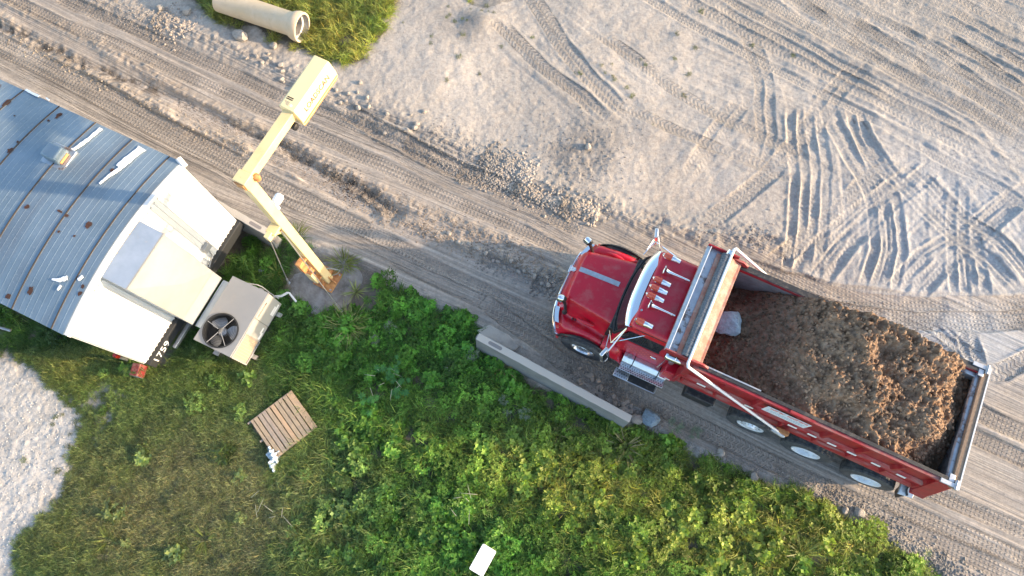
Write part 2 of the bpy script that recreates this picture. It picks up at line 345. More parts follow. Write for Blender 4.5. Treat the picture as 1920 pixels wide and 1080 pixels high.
def grass_density(px, py, x, y):
    wx = (fbm(x, y, .5, 3, 40)-.5)*60; wy = (fbm(x, y, .5, 3, 50)-.5)*46
    g = inpoly(px+wx, py+wy, GRASS) | inpoly(px+wx, py+wy, GRASS2) | inpoly(px+wx*.6, py+wy*.6, GRASS3)
    g = g.astype(float)
    # bare and worn spots
    worn = np.exp(-(((px-420)/230)**2+((py-1010)/110)**2)) + .8*np.exp(-(((px-300)/200)**2+((py-880)/90)**2)) \
        + .7*np.exp(-(((px-1500)/110)**2+((py-1010)/60)**2)) + .8*np.exp(-(((px-920)/40)**2+((py-880)/30)**2)) + .9*np.exp(-(((px-190)/50)**2+((py-770)/60)**2))
    g *= 1-.22*sst(.45, 1.1, worn*(.3+1.2*fbm(x, y, .4, 4, 61)))
    pd = np.hypot((px-PAD[0])/86, (py-PAD[1])/62)
    g *= sst(.85, 1.15, pd+.3*(fbm(x, y, .3, 3, 66)-.5))
    w2x = (fbm(x, y, .3, 4, 43)-.5)*150; w2y = (fbm(x, y, .3, 4, 53)-.5)*120
    fr_g = (inpoly(px+w2x, py+w2y, GRASS) | inpoly(px+w2x, py+w2y, GRASS2)) & (fbm(x, y, .15, 3, 57) > .5)
    g = np.maximum(g*(.55+.75*sst(.34, .46, fbm(x, y, .28, 3, 59))), .14*fr_g*(pd > 1.05))
    s6 = sum((inpoly(px+(fbm(x,y,.35,4,440+k)-.5)*120, py+(fbm(x,y,.35,4,450+k)-.5)*120, GRASS) | inpoly(px+(fbm(x,y,.35,4,440+k)-.5)*60, py+(fbm(x,y,.35,4,450+k)-.5)*60, GRASS2) | (px > 560) & (py > 330)).astype(float) for k in range(5))/5
    g = g*(.12+.88*sst(.2, .95, s6))
    bl = np.exp(-(((px-178)/80)**2+((py-762)/78)**2)); g = g*(1-.8*sst(.3, 1.0, bl*(.4+1.2*fbm(x, y, .22, 4, 461))))
    return np.clip(g, 0, 1)
def ground(x, y):
    px, py = to_px(x, y)
    near = (np.abs(x) < 17) & (y > -4) & (y < 16)
    n1 = fbm(x, y, 2.2, 4, 1); n2 = fbm(x, y, .5, 4, 5); n3 = fbm(x, y, .11, 3, 9)
    h = (n1-.5)*.16 + (n2-.5)*.05 + (n3-.5)*.018
    rd, rsd, ral = pdist(x, y, ROAD)
    # broad road (both lanes with the bank between them)
    dU, sU, aU = pdist(x, y, UP_BERM+wl([(1478,500),(1530,530),(1620,552),(1720,560),(1960,556)])); dL, sL, aL = pdist(x, y, LOW_EDGE)
    road = sst(.12, -.12, sU*1.0+(n2-.5)*.3)*sst(-2.6, -2.2, -np.abs(rd)-0*sL)   # below upper berm
    road = ((sU < 0.05) & (sL > -.05)).astype(float)
    road = np.where(near, road, 0.0)
    str_ = fbm(ral*.18, rsd*6.0, 1.0, 3, 21); str2 = fbm(ral*.6, rsd*16.0, 1.0, 2, 31)
    h = np.where(road > 0, (n1-.5)*.05+(n2-.5)*.006+(n3-.5)*.003+(str_-.5)*.03+(str2-.5)*.014, h)
    # colours
    sand = np.stack([.40+0*x, .364+0*x, .32+0*x], -1); roadc = np.stack([.33+0*x, .292+0*x, .252+0*x], -1)
    c = sand*(.82+.36*fbm(x, y, 1.3, 5, 70))[..., None]
    c = c*(.9+.2*n3)[..., None]
    # bluish white fan of ruts on the right
    blue_white = np.clip(np.exp(-(((px-1780)/220)**2+((py-440)/190)**2)*.8)*1.2, 0, 1); c = c*(1-blue_white[..., None]*.6)+np.array([.40,.415,.43])*blue_white[..., None]*.6
    rc = roadc*(.84+.32*str_)[..., None]*(.9+.2*n2)[..., None]
    pale_r = sst(.5, 1.0, (px-1100)/800+(n1-.5)*.4); rc = rc*(1+.12*pale_r)[..., None]
    pr2 = np.clip(1.3*np.exp(-(((px-1800)/150)**2+((py-645)/62)**2)), 0, 1)[..., None]; rc = rc*(1-pr2)+np.array([.38,.385,.385])*(.85+.3*n2)[..., None]*pr2
    c = np.where(road[..., None] > 0, rc, c)
    # upper right haul area: browner with streaks
    ha = sst(-40, 120, (px-1240)*.5-(py)*1.0+40*(n1-.5)) * (py < 420)
    st2 = fbm((x*.88-y*.47)*.3, (x*.47+y*.88)*6, 1.0, 3, 77)
    c = c*(1-ha*.16*(st2*1.6))[..., None]; h = h+ha*(st2-.5)*.03
    # light gravel patch at lower left
    lp = inpoly(px+(fbm(x,y,.25,4,84)-.5)*50, py+(fbm(x,y,.25,4,85)-.5)*50, [(-400,600),(0,675),(90,720),(150,780),(135,870),(60,990),(20,1060),(-10,1300),(-500,1300)])
    LPp = [(-400,600),(0,675),(90,720),(150,780),(135,870),(60,990),(20,1060),(-10,1300),(-500,1300)]
    lps = sum(inpoly(px+(fbm(x,y,.35,4,400+k)-.5)*110+k*5-12, py+(fbm(x,y,.35,4,410+k)-.5)*110+k*5-12, LPp).astype(float) for k in range(6))/6
    lps = np.maximum(lps, .38*sst(.2, 1.0, np.exp(-(((px-170)/85)**2+((py-762)/82)**2))*(.4+1.2*fbm(x, y, .22, 4, 461))))
    lps = lps*(.75+.5*fbm(x,y,.1,3,86)); lps = np.clip(lps, 0, 1)[..., None]
    h = np.where(lp, (n1-.5)*.06+(n2-.5)*.03+(fbm(x,y,.09,3,83)-.5)*.035, h)
    # soil under the grass
    gd = grass_density(px, py, x, y)
    pass
    wq = (fbm(x, y, .5, 3, 40)-.5)*60; wr = (fbm(x, y, .5, 3, 50)-.5)*46
    gm = (inpoly(px+wq, py+wr, GRASS) | inpoly(px+wq, py+wr, GRASS2) | inpoly(px+wq*.6, py+wr*.6, GRASS3)).astype(float)
    g2_ = sum(inpoly(px+(fbm(x,y,.3,4,420+k)-.5)*70, py+(fbm(x,y,.3,4,430+k)-.5)*70, PP).astype(float) for k in range(4) for PP in (GRASS, GRASS2))/4
    gm = np.clip(.4*gm+.75*g2_, 0, 1)
    gm = gm*sst(.12, .38, .35+.55*(fbm(x, y, .22, 4, 47)-.5)+.3*gd)
    soil = np.array([.105,.09,.068])*(.6+.8*fbm(x, y, .3, 4, 90))[..., None]
    worn = sst(.35, .75, 1-gd)*gm
    ls = (sst(560, 300, px)*(py > 600)*.75)[..., None]; soil = soil*(1-ls)+np.array([.20,.19,.14])*(.6+.8*fbm(x,y,.2,4,91))[..., None]*ls
    soil = soil*(1-worn[..., None]*.6)+np.array([.15,.14,.10])*worn[..., None]*.6
    c = c*(1-gm[..., None])+soil*gm[..., None]
    c = c*(1-lps)+np.array([.44,.425,.40])*(.75+.5*fbm(x,y,.2,5,81))[..., None]*lps; gm = gm*(1-lps[..., 0])
    h = h*(1-gm)+gm*((n1-.5)*.14+(n2-.5)*.05)
    # berms of pushed earth
    def berm(W_, hw, hh, col, cs, seed, lump=.7):
        nonlocal h, c
        d, s, a = pdist(x, y, W_); wv = (fbm(x, y, .6, 3, seed)-.5)*.35
        f = np.exp(-((s+wv)/hw)**2); lum = .5*fbm(x, y, .30, 4, seed+3)+.5*fbm(x, y, .09, 3, seed+4)
        h = h + f*hh*(1-lump+2*lump*lum)
        w = np.clip(f*1.2, 0, 1)*cs; c = c*(1-w[..., None])+np.array(col)*(.6+.8*lum)[..., None]*w[..., None]
    berm(UP_BERM, .42, .08, (.29,.268,.24), .6, 100); berm(UP_BERM2, .12, .045, (.31,.28,.245), .6, 104)
    berm(MED1, .19, .07, (.30,.262,.222), .6, 108, .9); berm(MED3, .20, .06, (.30,.262,.222), .6, 112, .9)
    berm(LOW_EDGE, .16, .05, (.29,.27,.245), .6, 116)
    # trench with dark debris and pale dried puddles between the lanes
    d, s, a = pdist(x, y, MED2); f = np.exp(-((s+(fbm(x,y,.5,3,120)-.5)*.3)/.16)**2); h = h-f*.09
    deb = f*sst(.45, .62, fbm(x, y, .14, 4, 124)); c = c*(1-.8*deb)[..., None]+np.array([.06,.05,.042])*.8*deb[..., None]
    pu = np.zeros(x.shape)
    for (cx, cy, rx, ry) in ((385,216,62,15),(590,335,70,14),(650,372,70,14),(520,300,50,12),(960,505,50,9)):
        ca, sa = math.cos(R(27)), math.sin(R(27)); dx = px-cx; dy = py-cy
        pu = np.maximum(pu, sst(1.25, .8, np.hypot((dx*ca+dy*sa)/rx, (-dx*sa+dy*ca)/ry)+(n2-.5)*.8))
    c = c*(1-pu[..., None])+np.array([.36,.315,.27])*(.9+.2*n3)[..., None]*pu[..., None]; h = h*(1-.8*pu)-.03*pu
    # darker stony patch in the lot
    sp = np.exp(-(((px-1085)/75)**2+((py-290)/62)**2))*sst(.3, .7, fbm(x, y, .4, 4, 130)+.15); c = c*(1-.38*sp)[..., None]; h = h+sp*(fbm(x,y,.07,3,133)-.4)*.05
    sg = np.exp(-(((px-870)/60)**2+((py-45)/35)**2)); c = c*(1-.35*sg*n2*1.6)[..., None]
    # mound at the top
    ms = np.exp(-(((px-905)/45)**2+((py-40)/22)**2)); h = h+ms*.12
    # brushed wheel streaks running several ways over the lot
    lot = (1-road)*(1-gm)*(py < 600)
    for (cx, cy, rx, ry, an_, k_) in ((1530,370,70,170,92,1),(1610,440,90,110,-58,1),(1680,430,110,130,100,1),(1780,450,130,110,-40,1),(1850,400,110,190,62,1),(1080,140,130,110,45,1),(1380,250,130,110,28,.7),(1340,300,90,70,-52,.6),(1700,250,220,120,30,1),(1860,510,80,60,45,1),(1500,120,250,160,28,1)):
        w = np.clip(np.exp(-(((px-cx)/rx)**2+((py-cy)/ry)**2))*1.4, 0, 1)*lot*k_
        ca, sa = math.cos(R(-an_)), math.sin(R(-an_)); us = x*ca+y*sa; vs_ = -x*sa+y*ca
        f_ = fbm(us*.22, vs_*6.0, 1.0, 4, int(cx)); h = h+w*(f_-.5)*.055; c = c*(1-.22*w*(f_-.35))[..., None]
    # dark soil ring round the pad
    pd = np.hypot((px-PAD[0]-18)/92, (py-PAD[1]-12)/62); dk = sst(1.15, .8, pd+(n2-.5)*.5); c = c*(1-dk[..., None])+np.array([.13,.115,.10])*(.7+.6*n2)[..., None]*dk[..., None]
    h = h*(1-dk)
    # tyre tracks
    hb_ = h.copy(); tu = np.zeros(x.shape); tv = np.zeros(x.shape); tt = np.zeros(x.shape); ta = np.zeros(x.shape)
    for W_, hw, dep, rid, ty, amp in TR:
        xs = [p[0] for p in W_]; ys = [p[1] for p in W_]
        m = (x > min(xs)-.6) & (x < max(xs)+.6) & (y > min(ys)-.6) & (y < max(ys)+.6)
        if not m.any(): continue
        xm, ym = x[m], y[m]; L = sum(math.dist(a_, b_) for a_, b_ in zip(W_[:-1], W_[1:]))
        wob = (fbm(xm, ym, 1.5, 2, 140)-.5)*.16
        d, s, a = pdist(xm, ym, W_); s = s+wob; d = np.abs(s)
        fade = sst(0, .5, a)*sst(L, L-.5, a)*(.35+.65*sst(.28, .5, fbm(xm, ym, .8, 3, 150+ty)))
        ins = sst(hw+.02, hw-.03, d)*fade
        hm = h[m]; hm = hm*(1-.5*ins)-dep*ins+rid*np.exp(-((d-hw-.04)/.036)**2)*fade*(.2+1.6*fbm(xm, ym, .22, 4, 160))
        h[m] = hm
        cm = c[m]; cm = cm*(1-.06*ins)[..., None]; c[m] = cm
        w = ins > .08
        q = tu[m]; q[w] = a[w]; tu[m] = q; q = tv[m]; q[w] = s[w]; tv[m] = q; q = tt[m]; q[w] = ty; tt[m] = q
        q = ta[m]; q[w] = (ins*amp)[w]; q[~w] *= .9; ta[m] = q
    ta = ta*(1-gm); h = np.clip(h, hb_-.05, hb_+.03)
    h = h*np.where(near, 1, sst(40, 16, np.hypot(x, y-5)))
    return h, np.clip(c, 0.01, .8), tu, tv, tt, ta, gd, np.stack([ral, rsd, road*(1-gm)], -1)
def axis(a, b, st, far):
    core = np.arange(a, b, st); e = []; d = st*2; v = b
    while v < far: e.append(v); v += d; d *= 1.45
    e.append(far); l_ = []; d = st*2; v = a-st*2
    while v > -far: l_.append(v); v -= d; d *= 1.45
    l_.append(-far); return np.array(l_[::-1]+list(core)+e)
GS = .028
gx = axis(-15.2, 15.2, GS, 600); gy = axis(-2.6, 14.4, GS, 600)
GX, GY = np.meshgrid(gx, gy, indexing='xy')
gh, gc, tu, tv, tt, ta, gd_, lane_ = ground(GX, GY)
nx, ny = len(gx), len(gy)
me = bpy.data.meshes.new("ground")
me.vertices.add(nx*ny); me.vertices.foreach_set("co", np.stack([GX, GY, gh], -1).astype(np.float32).ravel())
ii = (np.arange(ny-1)[:, None]*nx+np.arange(nx-1)[None]).ravel()
q = np.stack([ii, ii+1, ii+nx+1, ii+nx], -1).astype(np.int32)
me.loops.add(q.size); me.loops.foreach_set("vertex_index", q.ravel())
me.polygons.add(len(q)); me.polygons.foreach_set("loop_start", np.arange(0, q.size, 4, dtype=np.int32))
me.update(calc_edges=True); me.shade_smooth()
a_ = me.attributes.new("soil", 'FLOAT_COLOR', 'POINT'); a_.data.foreach_set("color", np.concatenate([gc, np.ones(gc.shape[:2]+(1,))], -1).astype(np.float32).ravel())
a_ = me.attributes.new("tread", 'FLOAT_VECTOR', 'POINT'); a_.data.foreach_set("vector", np.stack([tu, tv, tt], -1).astype(np.float32).ravel())
a_ = me.attributes.new("tread_depth", 'FLOAT', 'POINT'); a_.data.foreach_set("value", ta.astype(np.float32).ravel())
a_ = me.attributes.new("lane", 'FLOAT_VECTOR', 'POINT'); a_.data.foreach_set("vector", lane_.astype(np.float32).ravel())
m, n, l, b = newmat("bare_earth")
at = n.new("ShaderNodeAttribute"); at.attribute_name = "soil"
tc = n.new("ShaderNodeTexCoord").outputs["Object"]
c1 = mixc(n, l, ramp(n, l, noise(n, l, tc, 12, 10, .82), .3, .7), (.66,.66,.68), (1.28,1.26,1.22))
col = mixc(n, l, 1.0, at.outputs["Color"], c1, 'MULTIPLY')
tr_ = n.new("ShaderNodeAttribute"); tr_.attribute_name = "tread"; sx = n.new("ShaderNodeSeparateXYZ"); l.new(tr_.outputs["Vector"], sx.inputs[0])
td = n.new("ShaderNodeAttribute"); td.attribute_name = "tread_depth"
U, V, T = sx.outputs
def wave(x, per): return mth(n, l, 'SINE', mth(n, l, 'MULTIPLY', x, 2*math.pi/per))
w0 = mth(n, l, 'MULTIPLY', ramp(n, l, wave(U, .095), -.3, .5), ramp(n, l, wave(V, .09), -.4, .4))
zig = mth(n, l, 'ABSOLUTE', mth(n, l, 'SUBTRACT', mth(n, l, 'FRACT', mth(n, l, 'MULTIPLY', V, 5.5)), .5))
w1 = ramp(n, l, wave(mth(n, l, 'ADD', U, mth(n, l, 'MULTIPLY', zig, .12)), .12), -.3, .4)
w2 = ramp(n, l, wave(V, .06), -.4, .4)
is1 = mth(n, l, 'COMPARE', T, 1.0, .5); is2 = mth(n, l, 'COMPARE', T, 2.0, .5)
mx = n.new("ShaderNodeMix"); l.new(is1, mx.inputs[0]); l.new(w0, mx.inputs[2]); l.new(w1, mx.inputs[3])
mx2 = n.new("ShaderNodeMix"); l.new(is2, mx2.inputs[0]); l.new(mx.outputs[0], mx2.inputs[2]); l.new(w2, mx2.inputs[3])
pat = mth(n, l, 'MULTIPLY', mx2.outputs[0], td.outputs["Fac"])
b1 = n.new("ShaderNodeBump"); b1.inputs["Distance"].default_value = .045; b1.inputs["Strength"].default_value = 1; l.new(pat, b1.inputs["Height"])
b2 = n.new("ShaderNodeBump"); b2.inputs["Distance"].default_value = .02; b2.inputs["Strength"].default_value = 1
bnz = noise(n, l, tc, 16, 9, .78); 
la = n.new("ShaderNodeAttribute"); la.attribute_name = "lane"; sl = n.new("ShaderNodeSeparateXYZ"); l.new(la.outputs["Vector"], sl.inputs[0])
cx = n.new("ShaderNodeCombineXYZ"); l.new(mth(n, l, 'MULTIPLY', sl.outputs[0], .14), cx.inputs[0]); l.new(mth(n, l, 'MULTIPLY', sl.outputs[1], 8.0), cx.inputs[1])
b3 = n.new("ShaderNodeBump"); b3.inputs["Distance"].default_value = .05; b3.inputs["Strength"].default_value = 1
l.new(mth(n, l, 'MULTIPLY', noise(n, l, cx.outputs[0], 1.6, 4, .65), sl.outputs[2]), b3.inputs["Height"]); stn = noise(n, l, cx.outputs[0], 1.6, 4, .65); l.new(b1.outputs[0], b3.inputs["Normal"])
lm_ = mth(n, l, 'ADD', 1.0, mth(n, l, 'MULTIPLY', mth(n, l, 'MULTIPLY', mth(n, l, 'SUBTRACT', stn, .5), 1.5), sl.outputs[2]))
lm_ = mth(n, l, 'MULTIPLY', lm_, mth(n, l, 'SUBTRACT', 1.06, mth(n, l, 'MULTIPLY', mth(n, l, 'SUBTRACT', 1.0, mx2.outputs[0]), mth(n, l, 'MULTIPLY', td.outputs['Fac'], .20))))
ccv = n.new('ShaderNodeCombineColor'); [l.new(lm_, ccv.inputs[i_]) for i_ in range(3)]
col = mixc(n, l, 1.0, col, ccv.outputs[0], 'MULTIPLY'); l.new(b3.outputs[0], b2.inputs["Normal"]); l.new(mth(n, l, 'MULTIPLY', bnz, mth(n, l, 'SUBTRACT', 1.0, mth(n, l, 'MULTIPLY', sl.outputs[2], .75))), b2.inputs["Height"]); l.new(b2.outputs[0], b.inputs["Normal"])
l.new(col, b.inputs["Base Color"]); b.inputs["Roughness"].default_value = .95; b.inputs["Specular IOR Level"].default_value = .15
me.materials.append(m); M['earth'] = m
g = bpy.data.objects.new("ground", me); COL.objects.link(g); tag(g, kind='structure')
g["label"] = "dusty haul road and pale sandy lot crossed by tyre tracks"
def gz(x, y):
    # nearest grid height
    i = int(np.clip(np.searchsorted(gx, x), 0, nx-1)); j = int(np.clip(np.searchsorted(gy, y), 0, ny-1)); return float(gh[j, i])
def gzv(x, y):
    i = np.clip(np.searchsorted(gx, x), 0, nx-1); j = np.clip(np.searchsorted(gy, y), 0, ny-1); return gh[j, i]
# ============================================================ TRUCK
# local frame: X towards the front, Y to the driver's side, origin on the ground under the steer axle
_o = P(1090, 660, .52); _h = R(154.6)
_F = Vector((math.cos(_h), math.sin(_h), 0)); _L = Vector((-math.sin(_h), math.cos(_h), 0))
T0 = Vector((_o.x, _o.y, 0)) - _L*1.26
truck = thing("dump_truck", "red dump truck with chrome visor and a bed full of brown soil", "truck", (T0.x, T0.y, .0), _h)
def TB(name, mb, mt, parent=truck, **k): return mb.build(name, M[mt], parent, **k)

# chassis
fr = MB()
for s in (-1, 1): fr.box(-7.1, .85, s*.45-.05, s*.45+.05, .78, 1.04)
for x in (-6.9,-5.8,-4.6,-3.4,-2.3,-1.2,0,.8): fr.box(x-.05, x+.05, -.42, .42, .80, 1.0)
fr.cyl((0,-1,.52),(0,1,.52),.07)
for x in (-3.92,-5.2,-6.53): fr.cyl((x,-1,.52),(x,1,.52),.09)
fr.box(-1.7,.7,-.4,.4,.6,1.2)
TB("chassis", fr, 'frame')

# wheels
def tyre_mesh(w, r=.53, ri=.29, nb=54):
    mb = MB(); n = nb*2; prof = []
    hw = w/2
    prof = [(-hw*.72,ri),(-hw*.95,ri+.03),(-hw,ri+.12),(-hw*.97,r-.07),(-hw*.88,r-.025),(-hw*.80,r),(-hw*.42,r+.004),(-hw*.40,r-.014),(-hw*.33,r-.014),(-hw*.31,r+.005),
            (hw*.31,r+.005),(hw*.33,r-.014),(hw*.40,r-.014),(hw*.42,r+.004),(hw*.80,r),(hw*.88,r-.025),(hw*.97,r-.07),(hw,ri+.12),(hw*.95,ri+.03),(hw*.72,ri)]
    cut = {4,5,6,9,10,13,14,15}
    vs = []; fs = []
    for i, (t, rr) in enumerate(prof):
        for k in range(n):
            a = 2*math.pi*k/n; q = rr-(.014 if (i in cut and k % 4 == 0) else 0)
            vs.append((math.cos(a)*q, t, math.sin(a)*q))
    for i in range(len(prof)-1):
        for k in range(n):
            k2 = (k+1)%n; fs.append((i*n+k,i*n+k2,(i+1)*n+k2,(i+1)*n+k))
    mb.add(vs, fs); me = mb.mesh("tyre", 30); me.materials.append(M['rubber']); return me
def rim_mesh(kind):
    mb = MB(); Y = (0,1,0)
    if kind == 'steer':   # convex hub with dished hand holes
        mb.lathe([(-.10,.29),(.10,.295),(.125,.29),(.125,.275),(.10,.26),(.05,.25),(.045,.17),(.09,.15),(.11,.13),(.11,0.001)], (0,0,0), Y, 40, False)
        mtn = 'alu'
    elif kind == 'lift':
        mb.lathe([(-.10,.29),(.11,.295),(.13,.285),(.12,.27),(.105,.25),(.10,.14),(.14,.12),(.17,.1),(.17,0.001)], (0,0,0), Y, 40, False)
        mtn = 'hub_white'
    else:                 # deep dish of a dual
        mb.lathe([(-.10,.29),(.13,.30),(.14,.288),(.13,.275),(.02,.262),(-.05,.24),(-.07,.16),(-.02,.12),(.06,.1),(.08,.06),(.08,0.001)], (0,0,0), Y, 40, False)
        mtn = 'hub_white'
    me = mb.mesh("rim"); me.materials.append(M[mtn]); return me
TY = {'s': tyre_mesh(.30), 'd': tyre_mesh(.27)}
RM = {k: rim_mesh(k) for k in ('steer','lift','dual')}
nb_ = MB()
for k in range(10):
    a = 2*math.pi*k/10; nb_.cyl((math.cos(a)*.125,.045,math.sin(a)*.125),(math.cos(a)*.125,.135,math.sin(a)*.125),.017,6)
NUTS = nb_.mesh("wheel_nuts"); NUTS.materials.append(M['alu'])
hb = MB()
for k in range(8):
    a = 2*math.pi*k/8+.2; hb.cyl((math.cos(a)*.205,.095,math.sin(a)*.205),(math.cos(a)*.205,.1075,math.sin(a)*.205),.022,10)
HOLES = hb.mesh("hand_holes"); HOLES.materials.append(M['fan_dark'])
def wheel(x, y, side, kind):
    w = bpy.data.objects.new("wheel", None); COL.objects.link(w); w.parent = truck; w.location = (x, y, .525); w.rotation_euler = (0, random.uniform(0,6), 0 if side > 0 else math.pi)
    w.empty_display_size = .1
    t = bpy.data.objects.new("tyre", TY['s' if kind != 'dual' else 'd']); COL.objects.link(t); t.parent = w
    r_ = bpy.data.objects.new("rim", RM[kind]); COL.objects.link(r_); r_.parent = w
    if kind in ('steer','lift'):
        q = bpy.data.objects.new("wheel_nuts", NUTS); COL.objects.link(q); q.parent = w
    if kind == 'lift':
        q = bpy.data.objects.new("hand_holes", HOLES); COL.objects.link(q); q.parent = w
    return w
for s in (1, -1):
    wheel(0, s*1.09, s, 'steer'); wheel(-3.95, s*1.07, s, 'lift')
    for x in (-5.2, -6.53): wheel(x, s*1.09, s, 'dual'); wheel(x, s*.77, s, 'dual')

# hood and fenders, one sculpted shell
def hood_z(X, Y):
    ay = abs(Y); w = .76-.17*max(0, min(1, (X+.35)/1.2))
    zc = 1.82-.10*max(0,(X+.35))**1.3; zh = zc-.05*(ay/w)**2-.03*math.exp(-((ay-w)/.08)**2)
    zf = 1.06+.13*math.exp(-(X/.5)**2)-.10*max(0, X-.2)
    zf -= .22*max(0, (ay-.98)/.16)**2
    t = max(0, min(1, (w+.13-ay)/.17)); t = t*t*(3-2*t)
    z = zf+(zh-zf)*t
    # crease and recess beside the hood
    z -= .05*math.exp(-((ay-w-.17)/.06)**2)*(1 if X < .55 else max(0,1-(X-.55)/.2))
    xf = .93-.26*(ay/1.14)**3.6
    d = max(0, xf-X)
    if d < .20: z -= (.30*t+.16)*(1-d/.20)**2.2
    return z
NYh, NXh = 64, 44; rows = []
for j in range(NYh+1):
    Y = -1.14+2.28*j/NYh; xf = .93-.26*(abs(Y)/1.14)**3.6; r_ = []
    for i in range(NXh+1):
        s_ = i/NXh; s_ = 1-(1-s_)**1.35; X = -.30+(xf+.30)*s_
        r_.append((X, Y, hood_z(X, Y)))
    zn = r_[-1][2]; r_.append((xf+.012, Y, zn-.10)); r_.append((xf-.0, Y, .62 if abs(Y) > .62 else .66))
    rows.append(r_)
def arch(X): return .52+math.sqrt(max(0, .60**2-X*X)) if abs(X) < .52 else .70
for sgn, idx in ((-1, 0), (1, -1)):
    base = rows[idx]
    sk = [(x, sgn*1.165, min(z-.04, max(.62, arch(x)+.02))) for x, y, z in base]
    if sgn < 0: rows.insert(0, sk)
    else: rows.append(sk)
hood = TB("hood", MB().grid(rows), 'red', ang=50)
for sgn in (-1, 1):
    st = [(a_, b_) for a_, b_ in []]
    pts = []
    for k in range(21):
        a = math.pi*(.02+.96*k/20); pts.append((math.cos(a)*.615, sgn*1.175, .50+math.sin(a)*.615))
    o_ = MB()
    rr = []
    for (x, y, z) in pts:
        dx, dz = x/.615, (z-.5)/.615
        rr.append([(x-dx*.02, sgn*1.08, z-dz*.02), (x, sgn*1.18, z), (x+dx*.05, sgn*1.185, z+dz*.05), (x+dx*.06, sgn*1.15, z+dz*.06)])
    o_.grid(rr); TB("fender_flare", o_, 'black', hood, ang=60)
# lower rear part of each fender behind the seam
for sgn in (-1, 1):
    g_ = []
    for i in range(13):
        X = -.315-.60*i/12; r_ = []
        for j in range(13):
            ay = .66+.49*j/12; z = 1.19-.10*(i/12)-.16*max(0,(ay-.98)/.16)**2-.42*max(0,(i-6)/6)**2
            if ay < .76: z += .08*(1-(ay-.66)/.10)
            r_.append((X, sgn*ay, z))
        r_.append((X, sgn*1.165, max(.52, min(r_[-1][2]-.05, arch(X)+.06)))); g_.append(r_)
    g_.append([(x-.01, y, max(.5, z-.3)) for x, y, z in g_[-1]])
    TB("rear_fender_panel", MB().grid(g_), 'red', ang=50)
# stripe, vents, emblem on the hood
st = [[(x, -.105+yy, hood_z(x, -.1)+.008) for yy in (-.055,.055)] for x in np.linspace(.76,-.14,12)]
TB("hood_strip", MB().grid(st, .006), 'alu_dull', hood)
em = MB(); em.box(.84,.93,-.13,-.03,1.50,1.60); em.cyl((.82,-.08,1.60),(.95,-.08,1.60),.028); em.box(.93,.98,-.17,.01,1.46,1.55)
TB("hood_latch", em, 'chrome', hood, bevel=.008)
for sgn in (-1, 1):
    v = MB(); v.lathe([(-.20,.005),(-.14,.035),(.0,.05),(.16,.03),(.2,.005)], (.18, sgn*.83, 1.36), (1,0,-.02), 12)
    TB("side_vent", v, 'red', hood)
    k = MB()
    for x in (.40,.46): TB("hood_vent_slot", MB().box(x,x+.025, sgn*.80-.025, sgn*.80+.025, 1.1,hood_z(x,sgn*.8)+.006), 'black', hood)
    k.box(-.36,-.30,sgn*.80-.05,sgn*.80+.05,1.22,1.36); k.cyl((-.33,sgn*.80,1.28),(-.40,sgn*.86,1.28),.02)
    TB("hood_catch", k, 'black', hood)
# grille edge and bumper
gr = MB()
gp = []
for j in range(33):
    Y = -.66+1.32*j/32; xf = .93-.26*(abs(Y)/1.14)**3.6; gp.append((xf+.02, Y, 1.30-.12*(abs(Y)/.66)**3))
gr.tube(gp, .018, 6)
for y in np.linspace(-.5,.5,14): gr.box(.93,.95,y-.008,y+.008,.72,1.26)
TB("grille", gr, 'chrome')
bp = MB(); rr = []
for j in range(29):
    Y = -1.16+2.32*j/28; xf = 1.035-.30*(abs(Y)/1.16)**3.2; rr.append([(xf-.03,Y,.36),(xf,Y,.40),(xf,Y,.62),(xf-.04,Y,.68),(xf-.10,Y,.68)])
bp.grid(rr); TB("bumper", bp, 'chrome', ang=60)
for sgn in (-1, 1):
    h_ = MB(); r_ = []
    for j in range(9):
        Y = .66+.34*j/8; xf = .93-.26*(Y/1.14)**3.6; r_.append([(xf-.06,sgn*Y,1.06),(xf+.035,sgn*Y,1.03),(xf+.06,sgn*Y,.90),(xf+.03,sgn*Y,.78)])
    h_.grid(r_); TB("headlight", h_, 'chrome', ang=60)
    t_ = MB(); t_.box(.66,.73,sgn*1.045-.03,sgn*1.045+.03,.86,.93); TB("turn_signal", t_, 'lens', bevel=.008)
    t_ = MB(); t_.box(.60,.66,sgn*1.20-.03,sgn*1.20+.03,.60,.66); TB("side_lamp", t_, 'redlens', bevel=.008)
# hood mirrors on their stalks
for sgn, yy in ((1, .70), (-1, -.70)):
    mm = MB(); mm.lathe([(-.03,.05),(-.025,.085),(.02,.085),(.05,.06),(.065,.001)], (0,0,0), (1,0,0), 16)
    for i, (x,y,z) in enumerate(mm.v): mm.v[i] = (x, y*.62, z*.9)
    M2 = Matrix.Translation((.86, yy+(.0 if sgn>0 else -.02), 1.82))@Matrix.Rotation(R(14*sgn),4,'Z')@Matrix.Rotation(R(-18),4,'Y')@Matrix.Scale(1.55,4)
    mm.v = [tuple(M2@Vector(p)) for p in mm.v]
    q = TB("hood_mirror", mm, 'chrome')
    s_ = MB(); s_.v = []; s_.lathe([(-.075,.055),(-.03,.082)], (0,0,0),(1,0,0),16); s_.v = [tuple(M2@Vector((x,y*.62,z*.9))) for x,y,z in s_.v]
    s_.tube([(.80,yy,1.76),(.74,yy-.0,1.60),(.70,yy+sgn*.02,1.38),(.68,yy+sgn*.04,1.2)], .036, 8)
    s_.lathe([(0,.06),(.06,.045),(.1,.02)], (.69,yy+sgn*.04,1.10),(0,0,1),10)
    TB("mirror_stalk", s_, 'black', q)

